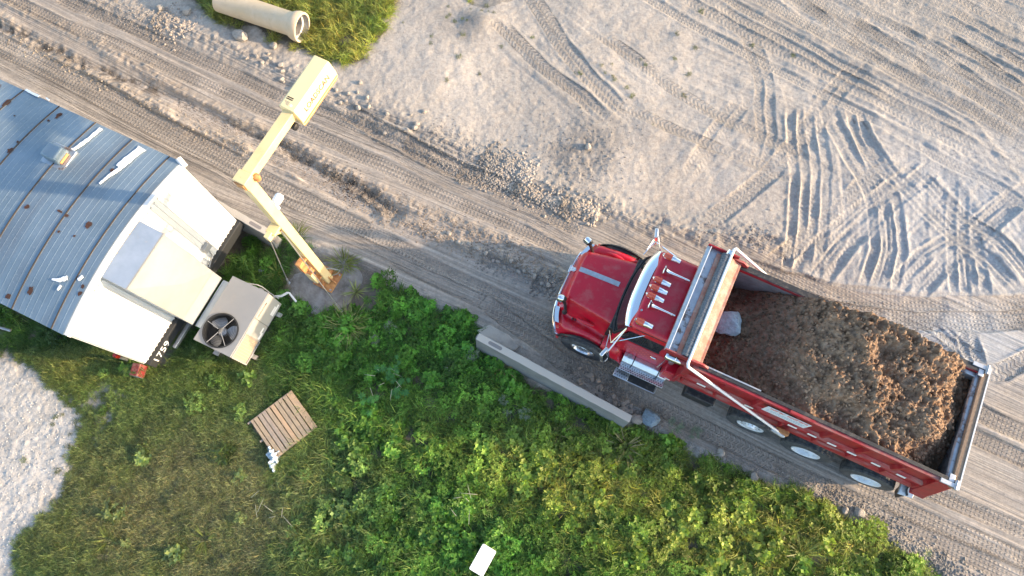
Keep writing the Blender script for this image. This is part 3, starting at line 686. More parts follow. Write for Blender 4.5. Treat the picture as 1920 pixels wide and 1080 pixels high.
# cab: lower body, greenhouse, roof
RY = .84
def rbox(x0,x1,w0,w1,z0,z1,xt0=0,xt1=0):   # tapered: half width w0 below, w1 above; x offsets on top
    return [(x0,-w0,z0),(x1,-w0,z0),(x1,w0,z0),(x0,w0,z0),(x0+xt0,-w1,z1),(x1+xt1,-w1,z1),(x1+xt1,w1,z1),(x0+xt0,w1,z1)]
cab = TB("cab", MB().hexa(rbox(-1.72,-.42,.94,.915,.95,1.80)), 'red', bevel=.06, seg=4)
TB("cowl", MB().hexa(rbox(-.62,-.28,.86,.84,1.2,1.80,0,-.02)), 'black', bevel=.02)
ghs = MB()
for y0, y1 in ((-1,1),):
    # corner posts and sills of the glasshouse
    for s in (-1, 1):
        ghs.hexa([(-.56,s*.91,1.78),(-.46,s*.91,1.78),(-.46,s*.85,1.78),(-.56,s*.85,1.78),(-.74,s*.85,2.55),(-.66,s*.85,2.55),(-.66,s*.78,2.55),(-.74,s*.78,2.55)])
        ghs.hexa([(-1.72,s*.91,1.78),(-1.42,s*.91,1.78),(-1.42,s*.85,1.78),(-1.72,s*.85,1.78),(-1.70,s*.85,2.55),(-1.46,s*.85,2.55),(-1.46,s*.78,2.55),(-1.70,s*.78,2.55)])
ghs.box(-1.72,-1.66,-.93,.93,1.78,2.55)
TB("cab_pillars", ghs, 'red', cab, bevel=.012)
# seats and dashboard seen through the glass
it = MB(); it.box(-.74,-.60,-.78,.78,1.45,1.72); it.box(-1.5,-1.2,-.7,-.15,1.2,1.5); it.box(-1.5,-1.2,.15,.7,1.2,1.5); it.box(-1.6,-1.46,-.7,-.15,1.4,2.1); it.box(-1.6,-1.46,.15,.7,1.4,2.1)
TB("seats_and_dashboard", it, 'interior', cab, bevel=.03)
roof_rows = []
for i in range(21):
    X = -.62-1.10*i/20; r_ = []
    for j in range(33):
        Y = -.90+1.80*j/32; a = abs(Y)/.90; b_ = 1-min(1, max(0,(-.62-X)/.12)); 
        z = 2.67-.025*(a*a)-.16*max(0,(a-.88)/.12)**2-.09*b_**2
        z += .018*math.exp(-((abs(Y)-.36)/.05)**2)*(1 if X < -1.0 else 0)
        r_.append((X, Y, z))
    roof_rows.append(r_)
roof = TB("cab_roof", MB().grid(roof_rows, .09), 'red', ang=50)
# windscreen
ws = MB(); r_ = []
for j in range(17):
    Y = -.93+1.86*j/16; k = (abs(Y)/.93)**2.5; r_.append([(-.31-.13*k, Y*.97, 1.80),(-.62-.06*k, Y*.90, 2.56)])
ws.grid(r_, .0); wsc = TB("windscreen", ws, 'glass', ang=60)
wf = MB(); wf.tube([(p[0][0]+.01,p[0][1],p[0][2]) for p in r_]+[], .028, 6); wf.tube([r_[0][0], r_[0][1]], .028, 6); wf.tube([r_[-1][0], r_[-1][1]], .028, 6)
TB("windscreen_seal", wf, 'black', wsc)
pp = MB()
for (x,y,a,w_,h_) in ((-.455,-.28,.4,.13,.17),(-.46,-.10,-.2,.11,.14),(-.50,.42,.3,.10,.12)):
    m_ = Matrix.Translation((x-.03,y,2.02))@Matrix.Rotation(R(-74),4,'Y')@Matrix.Rotation(a,4,'Z'); pp.box(-h_/2,h_/2,-w_/2,w_/2,0,.003, m_)
TB("paper_sheet", pp, 'paper', wsc)
# visor
vz = MB(); r_ = []
for j in range(33):
    Y = -.86+1.72*j/32; k = (abs(Y)/.86)**3; r_.append([(-.42-.13*k,Y,2.52-.05*k),(-.435-.13*k,Y,2.55-.05*k),(-.53-.15*k,Y,2.595-.06*k),(-.635-.13*k,Y,2.635-.07*k),(-.65-.13*k,Y,2.60-.07*k)])
vz.grid(r_, .012); TB("sun_visor", vz, 'chrome', ang=50)
TB("visor_gasket", MB().tube([(p[-1][0]-.012,p[-1][1],p[-1][2]+.008) for p in r_], .014, 6), 'black')
# marker lamps and horns
lp0 = MB(); lp0.grid([[(.14-t*.30, (v*.062*(1 if t < .25 else 1-(t-.25)*.45))*(math.sin(math.pi*min(1,t/.22)/2) if t < .22 else 1), .055*(1-v*v)*(1 if t < .7 else 1-(t-.7)*1.5)) for v in np.linspace(-1,1,9)] for t in np.linspace(0,1,15)], .012)
LBm = lp0.mesh("marker_lamp", 50); LBm.materials.append(M['chrome'])
lp1 = MB(); lp1.grid([[(.115-t*.13, v*.056*math.sin(math.pi*(.25+.25*min(1,t*2))), .012+.058*(1-v*v)) for v in np.linspace(-1,1,9)] for t in np.linspace(0,1,8)], .02)
LLm = lp1.mesh("lens", 50); LLm.materials.append(M['lens'])
for y in (-.76,-.21,-.03,.15,.72):
    a = bpy.data.objects.new("marker_lamp", LBm); COL.objects.link(a); a.parent = truck; a.location = (-.84, y, 2.685-.02*(abs(y)/.9)**2)
    a.scale = (1.25,1.25,1.2)
    b_ = bpy.data.objects.new("lens", LLm); COL.objects.link(b_); b_.parent = a
hm = MB(); hm.lathe([(0,.10),(.012,.102),(.03,.078),(.06,.05),(.11,.033),(.20,.024),(.36,.019),(.54,.017)], (0,0,0), (-1,0,0), 20, False); hm.lathe([(.004,.096),(.03,.07),(.06,.04)], (0,0,0), (-1,0,0), 20, False)
hm.box(-.20,-.17,-.02,.02,-.10,-.02); hm.box(-.48,-.45,-.02,.02,-.10,-.015)
HM = hm.mesh("air_horn", 45); HM.materials.append(M['chrome'])
for y in (-.42,.36):
    a = bpy.data.objects.new("air_horn", HM); COL.objects.link(a); a.parent = truck; a.location = (-.80, y, 2.775)
an = MB(); an.cyl((-.72,.50,2.64),(-.72,.50,2.69),.022,8); TB("roof_antenna_base", an, 'alu_dull')
# doors
for s in (1, -1):
    d = MB(); d.hexa([(-1.60,s*.956,1.0),(-.60,s*.956,1.0),(-.60,s*.9,1.0),(-1.60,s*.9,1.0),(-1.62,s*.934,1.74),(-.62,s*.934,1.74),(-.62,s*.88,1.74),(-1.62,s*.88,1.74)])
    dr = TB("door", d, 'red', bevel=.012)
    TB("door_handle", MB().lathe([(-.075,.004),(-.05,.03),(.05,.03),(.075,.004)], (-1.40,s*.955,1.50), (1,0,0), 12), 'chrome', dr)
    w_ = MB(); w_.hexa([(-1.42,s*.912,1.83),(-.58,s*.912,1.83),(-.58,s*.895,1.83),(-1.42,s*.895,1.83),(-1.45,s*.868,2.53),(-.77,s*.868,2.53),(-.77,s*.853,2.53),(-1.45,s*.853,2.53)])
    TB("side_window", w_, 'glass', dr)
    ws_ = MB(); ws_.tube([(-.55,s*.91,1.82),(-1.44,s*.91,1.82)], .024, 6); ws_.tube([(-.78,s*.855,2.55),(-1.46,s*.855,2.55)],.02,6); ws_.tube([(-1.05,s*.905,1.83),(-1.05,s*.865,2.53)],.012,6)
    TB("window_seal", ws_, 'black', dr)
    dd = MB()
    for i in range(13):
        for j in range(5):
            if (i+j) % 2: continue
            x = -.78-.055*i; z = 1.14+.085*j+.012*i; yy = s*(.9575-.0297*(z-1.0)); 
            dd.add([(x+.024,yy,z),(x,yy,z+.038),(x-.024,yy,z),(x,yy,z-.038)], [(0,1,2,3)])
    TB("diamond_decal", dd, 'diamond', dr)
    gb = MB(); gb.tube([(-1.56,s*.97,1.08),(-1.58,s*1.03,1.2),(-1.62,s*.96,1.72)], .013, 6); TB("grab_handle", gb, 'chrome', dr)
    sl = MB(); sl.box(-1.70,-.48,s*.945-.03,s*.945+.03,.90,.96); TB("door_sill", sl, 'red', cab)
# rear corner of the cab with decals
ck = MB()
for i in range(4):
    for j in range(4):
        x = -1.735-.045*i; z = 1.2+.08*j; ck.box(x-.016,x+.016,1.131,1.134,z-.028,z+.028)
sb = TB("side_locker", MB().box(-1.98,-1.70,.55,1.13,.92,1.55), 'red', bevel=.02); TB("checker_decal", ck, 'diamond', sb)
TB("locker_label", MB().box(-1.94,-1.82,1.1315,1.1345,1.0,1.07), 'reflector', sb)
# fuel tanks with steps
for s in (1, -1):
    tk = MB(); pr = [(.62,.42),(.62,.94),(.70,.99),(1.05,.99),(1.15,.90),(1.16,.62),(1.09,.44),(.95,.40),(.7,.40)]
    n_ = len(pr); vs = [(-.86,s*a,b_) for a,b_ in pr]+[(-1.88,s*a,b_) for a,b_ in pr]
    tk.add(vs, [tuple(range(n_)), tuple(range(2*n_-1,n_-1,-1))]+[(i,(i+1)%n_,n_+(i+1)%n_,n_+i) for i in range(n_)])
    t = TB("fuel_tank", tk, 'alu', bevel=.012)
    for x in (-1.10,-1.68): TB("tank_strap", MB().tube([(x,s*.62,.99),(x,s*.70,.998),(x,s*1.055,.998),(x,s*1.157,.905),(x,s*1.167,.62),(x,s*1.095,.43)], .012, 6), 'black', t)
    TB("tank_cap", MB().lathe([(0,.062),(.02,.062),(.022,.05),(.05,.048),(.052,.001)], (-.98,s*1.0,.988), (0,0,1), 16), 'alu_dull', t)
    def step(x0,x1,y0,y1,z, nm):
        mb = MB(); mb.box(x0,x1,min(s*y0,s*y1),max(s*y0,s*y1),z-.04,z); o_ = TB(nm, mb, 'alu', t, bevel=.006)
        h_ = MB(); nx_ = int((x1-x0)/.055)
        for i in range(nx_):
            for j in range(3):
                if 0: pass
                cx = x0+.03+i*.055+(.0275 if j % 2 else 0); cy = y0+(y1-y0)*(j+.5)/3
                if cx > x1-.02: continue
                h_.cyl((cx,s*cy,z-.001),(cx,s*cy,z+.002),.013,6)
        h_.build("step_perforation", M['black'], o_)
    step(-1.90,-.88,1.15,1.29,.72,"upper_step"); step(-1.18,-.84,1.20,1.40,.42,"lower_step")
    TB("rubber_tread", MB().box(-1.80,-1.18,min(s*1.20,s*1.39),max(s*1.20,s*1.39),.38,.42), 'black', t, bevel=.006)
    TB("step_rim", MB().tube([(-.84,s*1.405,.41),(-1.81,s*1.405,.41),(-1.83,s*1.38,.41),(-1.83,s*1.18,.41)], .012, 6), 'alu', t)
# mirrors on tripod brackets
for s in (1, -1):
    mm = MB(); j_ = (-.45, s*1.20, 2.10)
    for a_ in ((-.34,s*.92,1.86),(-.60,s*.90,2.50),(-1.00,s*.88,2.50)): mm.tube([a_, j_], .012, 6)
    mm.tube([(-.60,s*.90,2.44),(-.48,s*1.34,2.06),(-.42,s*1.45,1.98)], .018, 8); mm.tube([(-.36,s*1.0,1.90),(-.42,s*1.38,1.90)], .012, 6)
    br = TB("mirror_bracket", mm, 'chrome')
    hd = MB(); hd.box(-.06,.02,-.11,.11,-.20,.20); 
    hd.v = [tuple(Matrix.Translation((-.42,s*1.42,1.86))@Matrix.Rotation(R(-18*s),4,'Z')@Matrix.Rotation(R(12),4,'Y')@Vector(p)) for p in hd.v]
    TB("mirror_head", hd, 'alu', br, bevel=.02)
    rf = MB(); rf.box(-.066,-.062,-.095,.095,-.185,.185); rf.v = [tuple(Matrix.Translation((-.42,s*1.42,1.86))@Matrix.Rotation(R(-18*s),4,'Z')@Matrix.Rotation(R(12),4,'Y')@Vector(p)) for p in rf.v]
    TB("mirror_glass", rf, 'glass', br)
    cm = MB(); cm.lathe([(0,.085),(.01,.085),(.04,.06),(.055,.001)], (-.50,s*1.40,1.60), (.8,0,-.5), 14); TB("round_mirror", cm, 'chrome', br)
TB("radio_aerial", MB().tube([(-.45,-1.40,2.1),(-.42,-1.48,2.6),(-.40,-1.50,2.9)], .007, 5), 'alu_dull')
# exhaust stack and air cleaner behind the cab
ex = MB(); ex.lathe([(0,.075),(1.5,.075),(1.52,.09),(1.95,.09),(1.97,.075),(2.05,.072)], (-1.80,-1.10,.9), (0,0,1), 20, False); ex.lathe([(0,.07),(.3,.072)], (-1.80,-1.10,2.6), (0,0,1), 20, False)
ex.tube([(-1.80,-1.10,2.92),(-1.81,-1.14,2.98),(-1.83,-1.24,3.04)], .085, 16); TB("exhaust_stack", ex, 'chrome')
ac = MB(); ac.lathe([(0,.08),(.03,.10),(.26,.10),(.29,.085),(.29,.001)], (-1.25,-1.20,1.52), (-1,0,0), 18); TB("air_intake", ac, 'alu_dull', bevel=0)
ch = MB(); ch.lathe([(0,.075),(.03,.095),(.2,.095),(.205,.10),(.22,.10),(.225,.095),(.42,.095),(.45,.075)], (-1.52,.98,2.20), (-1,-.05,-.05), 20); TB("exhaust_heat_shield", ch, 'chrome')
TB("shield_bracket", MB().tube([(-1.75,.96,2.2),(-1.76,.90,1.5),(-1.76,.8,1.0)], .06, 12), 'alu_dull')

# ---------------- dump bed
ZT, ZB, HW = 2.80, 1.32, 1.17
bed = TB("bed_floor", MB().box(-7.30,-1.98,-1.08,1.08,1.22,1.34), 'liner')
for s in (1, -1):
    w_ = MB(); w_.hexa([(-7.28,s*1.06,1.34),(-1.99,s*1.06,1.34),(-1.99,s*1.10,1.34),(-7.28,s*1.10,1.34),(-6.98,s*1.06,2.70),(-1.99,s*1.06,2.70),(-1.99,s*1.10,2.70),(-6.98,s*1.10,2.70)])
    sw = TB("bed_side", w_, 'red_bed')
    ln = MB(); ln.hexa([(-7.20,s*1.052,1.36),(-2.02,s*1.052,1.36),(-2.02,s*1.058,1.36),(-7.20,s*1.058,1.36),(-6.96,s*1.052,2.70),(-2.02,s*1.052,2.70),(-2.02,s*1.058,2.70),(-6.96,s*1.058,2.70)])
    TB("side_liner", ln, 'liner', sw)
    TB("top_rail", MB().box(-6.97,-2.00,min(s*1.05,s*1.19),max(s*1.05,s*1.19),2.703,2.80), 'red_bed', sw, bevel=.012)
    TB("rubber_rail_strip", MB().box(-6.90,-2.10,min(s*1.055,s*(1.125 if s > 0 else 1.18)),max(s*1.055,s*(1.125 if s > 0 else 1.18)),2.803,2.825), 'black', sw, bevel=.006)
    if s > 0:
        TB("rail_cover", MB().box(-3.30,-2.10,1.03,1.056,2.803,2.835), 'alu_dull', sw); TB("rail_cover", MB().box(-4.40,-3.92,1.128,1.185,2.803,2.815), 'red_bed', sw)
    TB("bottom_rail", MB().hexa([(-7.34,s*1.10,1.30),(-1.97,s*1.10,1.30),(-1.97,s*1.155,1.30),(-7.34,s*1.155,1.30),(-7.30,s*1.10,1.50),(-1.97,s*1.10,1.50),(-1.97,s*1.135,1.46),(-7.30,s*1.135,1.46)]), 'red_bed', sw, bevel=.008)
    # sloping mid ledge and the boxed ribs
    TB("mid_ledge", MB().hexa([(-7.22,s*1.103,1.86),(-1.99,s*1.103,1.86),(-1.99,s*1.185,1.90),(-7.22,s*1.185,1.90),(-7.20,s*1.103,2.02),(-1.99,s*1.103,2.02),(-1.99,s*1.17,1.955),(-7.20,s*1.17,1.955)]), 'red_bed', sw, bevel=.006)
    for x in (-2.03,-2.75,-3.45,-4.15,-4.85,-5.55,-6.25,-6.90):
        TB("side_rib", MB().hexa([(x-.06,s*1.103,2.04),(x+.06,s*1.103,2.04),(x+.03,s*1.18,2.06),(x-.03,s*1.18,2.06),(x-.06,s*1.103,2.70),(x+.06,s*1.103,2.70),(x+.03,s*1.18,2.70),(x-.03,s*1.18,2.70)]), 'red_bed', sw)
        TB("side_rib", MB().hexa([(x-.11,s*1.103,1.51),(x-.01,s*1.103,1.51),(x-.04,s*1.18,1.51),(x-.08,s*1.18,1.51),(x-.08,s*1.103,1.855),(x+.02,s*1.103,1.855),(x-.01,s*1.18,1.855),(x-.05,s*1.18,1.855)]), 'red_bed', sw)
    for k, x in enumerate((-2.42,-3.42,-4.32,-4.72,-5.12,-5.52,-6.0,-6.5)):
        TB("reflector_strip", MB().box(x-.085,x+.085,min(s*1.186,s*1.189),max(s*1.186,s*1.189),1.905,1.95) if 0 else MB().hexa([(x-.09,s*1.186,1.915),(x+.09,s*1.186,1.915),(x+.09,s*1.19,1.915),(x-.09,s*1.19,1.915),(x-.09,s*1.172,1.962),(x+.09,s*1.172,1.962),(x+.09,s*1.178,1.962),(x-.09,s*1.178,1.962)]), 'reflector', sw)
    if s > 0:
        # white sign with red lettering
        sg = TB("side_sign", MB().hexa([(-4.43,1.19,2.22),(-3.58,1.19,2.22),(-3.58,1.196,2.22),(-4.43,1.196,2.22),(-4.43,1.19,2.62),(-3.58,1.19,2.62),(-3.58,1.196,2.62),(-4.43,1.196,2.62)]), 'sign_white', sw)
        rr_ = random.Random(5); x = -3.66; lt = MB(); k = 0
        while x > -4.36 and k < 12:
            if k == 5: x -= .05
            w__ = .042; lt.box(x-.012,x,1.1965,1.1985,2.49,2.58)
            lt.box(x-w__,x-.012,1.1965,1.1985,2.565,2.58)
            if k % 2: lt.box(x-w__,x-w__+.010,1.1965,1.1985,2.49,2.565)
            if k % 3 == 0: lt.box(x-w__,x-.012,1.1965,1.1985,2.53,2.542)
            x -= .057; k += 1
        TB("sign_lettering", lt, 'sign_red', sg); l2 = MB()
        for row in range(3):
            x = -3.64
            while x > -4.36:
                w__ = rr_.uniform(.012,.05); l2.box(x-w__,x,1.1965,1.198,2.40-row*.055,2.425-row*.055); x -= w__+rr_.uniform(.01,.025)
        TB("small_print", l2, 'sign_grey', sg)
    # flared rear post
    TB("rear_post", MB().hexa([(-7.36,s*1.10,1.32),(-7.05,s*1.10,1.32),(-7.05,s*1.20,1.32),(-7.36,s*1.20,1.32),(-7.02,s*1.10,2.72),(-6.74,s*1.10,2.72),(-6.74,s*1.195,2.72),(-7.02,s*1.195,2.72)]), 'red_bed', sw, bevel=.01)
    # front post
    TB("front_post", MB().box(-2.00,-1.93,min(s*.95,s*1.20),max(s*.95,s*1.20),1.32,2.78), 'red_bed', sw, bevel=.01)
# headboard and cab guard
hbd = TB("headboard", MB().box(-2.04,-1.98,-1.05,1.05,1.34,2.87), 'red_bed')
TB("headboard_cap", MB().hexa([(-2.06,-1.12,2.88),(-1.86,-1.12,2.99),(-1.86,1.08,2.99),(-2.06,1.08,2.88),(-2.07,-1.12,2.90),(-1.86,-1.12,3.02),(-1.86,1.08,3.02),(-2.07,1.08,2.90)]), 'orange_dust', hbd, bevel=.004)
TB("headboard_edge", MB().box(-2.12,-2.062,-1.12,1.08,2.86,2.90), 'orange_dust', hbd, bevel=.006)
cg = TB("cab_guard", MB().box(-1.86,-1.45,-1.16,1.10,2.93,2.955), 'blue_steel')
TB("guard_lip", MB().hexa([(-1.45,-1.18,2.92),(-1.37,-1.18,2.90),(-1.37,1.12,2.90),(-1.45,1.12,2.92),(-1.45,-1.18,3.03),(-1.375,-1.18,2.99),(-1.375,1.12,2.99),(-1.45,1.12,3.03)]), 'alu_dull', cg, bevel=.006)
TB("guard_lip_edge", MB().box(-1.452,-1.438,-1.18,1.12,3.032,3.046), 'reflector', cg)
TB("rust_band", MB().box(-1.685,-1.60,-1.10,1.08,2.957,2.985), 'orange_dust', cg)
for s, y in ((1,1.10),(-1,-1.16)):
    TB("guard_gusset", MB().prism([(-1.38,0),(-2.05,0),(-2.05,.03),(-1.38,.03)], 0, .14).build if 0 else MB().box(-2.02,-1.38,min(y,y+s*.03),max(y,y+s*.03),2.88,3.06), 'red_bed', cg, bevel=.006)
    ear = [(-1.93,2.55),(-1.93,2.98),(-2.14,2.98),(-2.26,2.90),(-2.27,2.80),(-2.0,2.60)]
    e_ = MB(); y0, y1 = (1.06,1.10) if s > 0 else (-1.16,-1.12)
    e_.add([(a,y0,b_) for a,b_ in ear]+[(a,y1,b_) for a,b_ in ear], [tuple(range(6)), tuple(range(11,5,-1))]+[(i,(i+1)%6,6+(i+1)%6,6+i) for i in range(6)])
    TB("headboard_ear", e_, 'red_bed', hbd, bevel=.005)
# tarp roll: wrapped fabric with folds
rr = []
for i in range(150):
    y = -1.12+2.22*i/149; r0 = .080+.005*math.sin(i*1.9)+random.uniform(-.005,.005)
    rr.append([(-1.765+math.cos(a)*r0*1.02, y, 3.03+math.sin(a)*r0*.9) for a in np.linspace(-.9, math.pi+.9, 13)])
tarp = TB("tarp_roll", MB().grid(rr), 'tarp', ang=70)
TB("tarp_bar", MB().cyl((-1.850,-1.20,3.09),(-1.850,1.18,3.09),.026,12), 'white_tube', tarp)
for s in (1, -1):
    e = 1.27 if s > 0 else 1.30
    ta_ = [(-1.85,s*1.16,3.09),(-1.85,s*(e-.05),3.09),(-1.88,s*e,3.07),(-1.95,s*(e+.0),3.02)]
    ta_ += [(-4.26,s*1.285,1.50)]
    TB("tarp_arm", MB().tube(ta_, .030, 10), 'white_tube')
    TB("tarp_pivot", MB().box(-4.44,-4.18,min(s*1.20,s*1.30),max(s*1.20,s*1.30),1.36,1.56), 'rustplate', bevel=.02)
    TB("arm_spring", MB().lathe([(0,.045),(.05,.05),(.26,.05),(.30,.03)], (-4.10,s*1.28,1.48), (-1,.12*s,-.1), 12), 'alu_dull')
# tailgate
tg = TB("tailgate", MB().hexa([(-7.34,-1.10,1.34),(-7.26,-1.10,1.34),(-7.26,1.10,1.34),(-7.34,1.10,1.34),(-6.985,-1.10,2.70),(-6.90,-1.10,2.70),(-6.90,1.10,2.70),(-6.985,1.10,2.70)]), 'blue_steel')
TB("tailgate_cap", MB().box(-7.06,-6.94,-1.20,1.20,2.69,2.80), 'tailmud', tg, bevel=.01)
TB("tailgate_edge", MB().box(-7.082,-7.062,-1.21,1.21,2.74,2.815), 'reflector', tg)
TB("tailgate_liner_roll", MB().tube([(-6.92,-1.06,2.70),(-6.905,-.5,2.71),(-6.93,0,2.68),(-6.90,.5,2.70),(-6.915,1.06,2.70)], .055, 10), 'blue_steel', tg)
for s in (1, -1):
    hg = MB(); hg.box(-7.02,-6.72,min(s*1.13,s*1.21),max(s*1.13,s*1.21),2.805,2.85); hg.cyl((-7.0,s*1.06,2.84),(-7.0,s*1.24,2.84),.035,10); hg.box(-6.96,-6.86,min(s*.98,s*1.12),max(s*.98,s*1.12),2.805,2.83)
    TB("tailgate_hinge", hg, 'alu_dull', tg, bevel=.005)
    TB("tailgate_latch", MB().hexa([(-7.40,s*.95,1.15),(-7.10,s*.95,1.15),(-7.10,s*1.22,1.15),(-7.40,s*1.22,1.15),(-7.36,s*.95,1.32),(-7.10,s*.95,1.32),(-7.10,s*1.2,1.32),(-7.36,s*1.2,1.32)]), 'red_bed', tg, bevel=.01)
    fl = MB(); fl.grid([[(-7.12-.02*k+.03*math.sin(i),s*(.72+i*.055),1.12-.16*k) for i in range(11)] for k in range(5)], .008); TB("mud_flap", fl, 'black')
    TB("flap_bracket", MB().hexa([(-7.30,s*.9,1.02),(-6.98,s*.9,1.02),(-6.98,s*1.3,.98),(-7.30,s*1.26,.98),(-7.28,s*.9,1.08),(-7.0,s*.9,1.08),(-7.0,s*1.28,1.0),(-7.28,s*1.24,1.0)]), 'alu_dull', bevel=.005)
TB("inner_corner_box", MB().box(-6.94,-6.40,-1.05,-.96,2.50,2.74), 'blue_steel', tg, bevel=.02)
# black battery box and side lamps
bb = TB("battery_box", MB().box(-2.95,-2.32,1.00,1.26,.72,1.12), 'black', bevel=.02)
TB("battery_lid", MB().hexa([(-2.96,1.0,1.12),(-2.31,1.0,1.12),(-2.31,1.27,1.06),(-2.96,1.27,1.06),(-2.96,1.0,1.15),(-2.31,1.0,1.15),(-2.31,1.27,1.09),(-2.96,1.27,1.09)]), 'black', bb, bevel=.008)

# ---------------- load of soil
def load_z(X, Y):
    a = sst(-2.0, -4.4, X); z = 2.16+.80*a
    z = z+.16*np.exp(-((X+5.0)/1.1)**2)
    z = z-.66*sst(-6.25, -7.0, X+.10*(fbm(X*1.0, Y, .7, 3, 202)-.5))
    z = z-.42*sst(.1, 1.06, Y)*sst(-2.0,-4.2,X)+.06*sst(-.2,-1.0,Y)*sst(-2.6,-3.6,X)
    z = z-.30*sst(-.35,-1.05,Y)*sst(-3.2,-2.4,X)+.12*sst(-.5,-1.0,Y)*sst(-3.2,-3.9,X)*sst(-6.4,-5.8,X)
    lum = sst(-3.1, -4.4, X+.35*Y)
    l1 = fbm(X, Y, .42, 4, 210); l2 = np.abs(fbm(X, Y, .20, 3, 215)-.5)*2; l3 = fbm(X, Y, .05, 3, 220)
    z = z+(l1-.5)*(.16+.22*lum)+(.35-l2)*(.07+.10*lum)+(l3-.5)*(.05+.05*lum)+(np.abs(fbm(X, Y, .10, 3, 225)-.5)-.2)*-.16
    # tyre-like slide marks on the far flank
    fl = sst(-.55, -.95, Y)*sst(-3.2,-3.8,X)*sst(-6.3,-5.8,X); z = z+fl*(fbm(X*.35, Y*3.5, .25, 3, 230)-.5)*.10
    return z
lx = np.arange(-7.16, -2.02, .0185); ly = np.arange(-1.075, 1.0751, .0185)
LX, LY = np.meshgrid(lx, ly, indexing='ij'); LZ = load_z(LX, LY)
edge = sst(1.075, 1.03, np.abs(LY)); 
me = bpy.data.meshes.new("soil_load"); nx_, ny_ = LX.shape
lim = np.maximum(LX, -6.9-(2.7-LZ)*.25)
me.from_pydata(np.stack([lim, LY*.975, LZ], -1).reshape(-1, 3).tolist(), [], [(i*ny_+j, (i+1)*ny_+j, (i+1)*ny_+j+1, i*ny_+j+1) for i in range(nx_-1) for j in range(ny_-1)]); me.update(); me.shade_smooth()
m, n, l, b = newmat("brown_soil"); tc = n.new("ShaderNodeTexCoord").outputs["Object"]
c1 = mixc(n, l, ramp(n, l, noise(n, l, tc, 1.6, 5, .6), .38, .62), (.18,.108,.066), (.31,.20,.125))
c1 = mixc(n, l, ramp(n, l, noise(n, l, tc, 11, 6, .7), .45, .68), c1, (.38,.28,.20)); l.new(c1, b.inputs["Base Color"]); b.inputs["Roughness"].default_value = .97; b.inputs["Specular IOR Level"].default_value = .1
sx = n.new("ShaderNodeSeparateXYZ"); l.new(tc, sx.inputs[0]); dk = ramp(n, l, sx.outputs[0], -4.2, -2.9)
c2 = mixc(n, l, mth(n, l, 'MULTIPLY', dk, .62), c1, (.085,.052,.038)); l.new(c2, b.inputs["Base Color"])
bp_ = n.new("ShaderNodeBump"); bp_.inputs["Distance"].default_value = .03; l.new(noise(n, l, tc, 26, 7, .72), bp_.inputs["Height"]); l.new(bp_.outputs[0], b.inputs["Normal"])
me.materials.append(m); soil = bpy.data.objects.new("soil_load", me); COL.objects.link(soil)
soil.location = (T0.x, T0.y, 0); soil.rotation_euler = (0, 0, _h)
tag(soil, "heaped brown soil filling the open bed of the red dump truck", "soil")
MT = Matrix.Translation((T0.x, T0.y, 0)) @ Matrix.Rotation(_h, 4, 'Z')
# ============================================================ helpers for stones
def stone_mesh(seed, r=.5, sub=2, rough=.25, flat=.7):
    rr = random.Random(seed); bm = bmesh.new(); bmesh.ops.create_icosphere(bm, subdivisions=sub, radius=r)
    dirs = [(Vector((rr.gauss(0,1),rr.gauss(0,1),rr.gauss(0,1))).normalized(), rr.uniform(.62,.9)) for _ in range(9)]
    for v in bm.verts:
        d = v.co.normalized()
        k = 1.0
        for q, c_ in dirs:
            t = d.dot(q)
            if t > 0: k = min(k, c_/t)
        v.co = d*r*k*(1+rr.uniform(-rough, rough)*.15); v.co.z *= flat
    me = bpy.data.meshes.new("stone"); bm.to_mesh(me); bm.free(); me.shade_smooth(); me.set_sharp_from_angle(angle=R(28)); return me
STONES = [stone_mesh(s, .5, 2) for s in range(8)]
for q_ in STONES: q_.materials.append(M['rock'])
STONES_G = [q_.copy() for q_ in STONES]
for q_ in STONES_G: q_.materials.clear(); q_.materials.append(M['gravel'])
def rock(px, py, size, label, mt='rock', group=None, z=None, flat=1, idx=None, name="rock", rz=None, asp=1.0):
    p = P(px, py, 0); me = stone_mesh(int(px*7+py), .5, 3, .5)
    me.materials.append(M[mt]); o = bpy.data.objects.new(name, me); COL.objects.link(o)
    zz = gz(p.x, p.y) if z is None else z
    o.location = (p.x, p.y, zz+size*.22); o.scale = (size*asp, size/asp, size*flat); o.rotation_euler = (random.uniform(-.2,.2), random.uniform(-.2,.2), random.uniform(0,6) if rz is None else rz)
    return tag(o, label, "rock", group)
rock(454, 73, .38, "big pale oval rock on the gravel bank below the pipe", asp=1.25, rz=R(-30))
rock(352, 23, .26, "pale squarish rock on the upper edge of the gravel bank")
rock(302, 18, .20, "small white rock on the bank, just left of the squarish rock")
rock(514, 89, .22, "grey angular rock at the grass edge beside the scanner head")
rock(1217, 784, .42, "large grey boulder at the end of the concrete barrier", 'rock_grey')
rock(1193, 787, .30, "brown boulder wedged between the concrete barrier and the large grey boulder", 'gravel')
rock(622, 154, .15, "white stone beside the outer corner of the scanner head")
rock(676, 157, .13, "lone white stone at the corner of the pale lot near the grass")
rock(783, 236, .17, "flat pale stone half buried in the bank above the upper lane")
rock(690, 188, .13, "pale stone on the bank among smaller rubble right of the scanner head", asp=1.3)
rock(1413, 895, .22, "flat white stone in the weeds along the lower road edge", flat=.4)
rock(1350, 848, .20, "pale stone at the road edge above the weeds, left of the flat white stone")
rock(493, 507, .17, "round grey stone in the weeds beside the cooling unit", 'rock_grey')
rock(1608, 960, .24, "round stone in the crumbling lower bank behind the last wheel", asp=1.1)
rock(1582, 957, .17, "small stone in the crumbling lower bank, left of the round one")
rock(1102, 278, .20, "largest pale stone in the dark stony patch of the lot")
rr_ = random.Random(12)
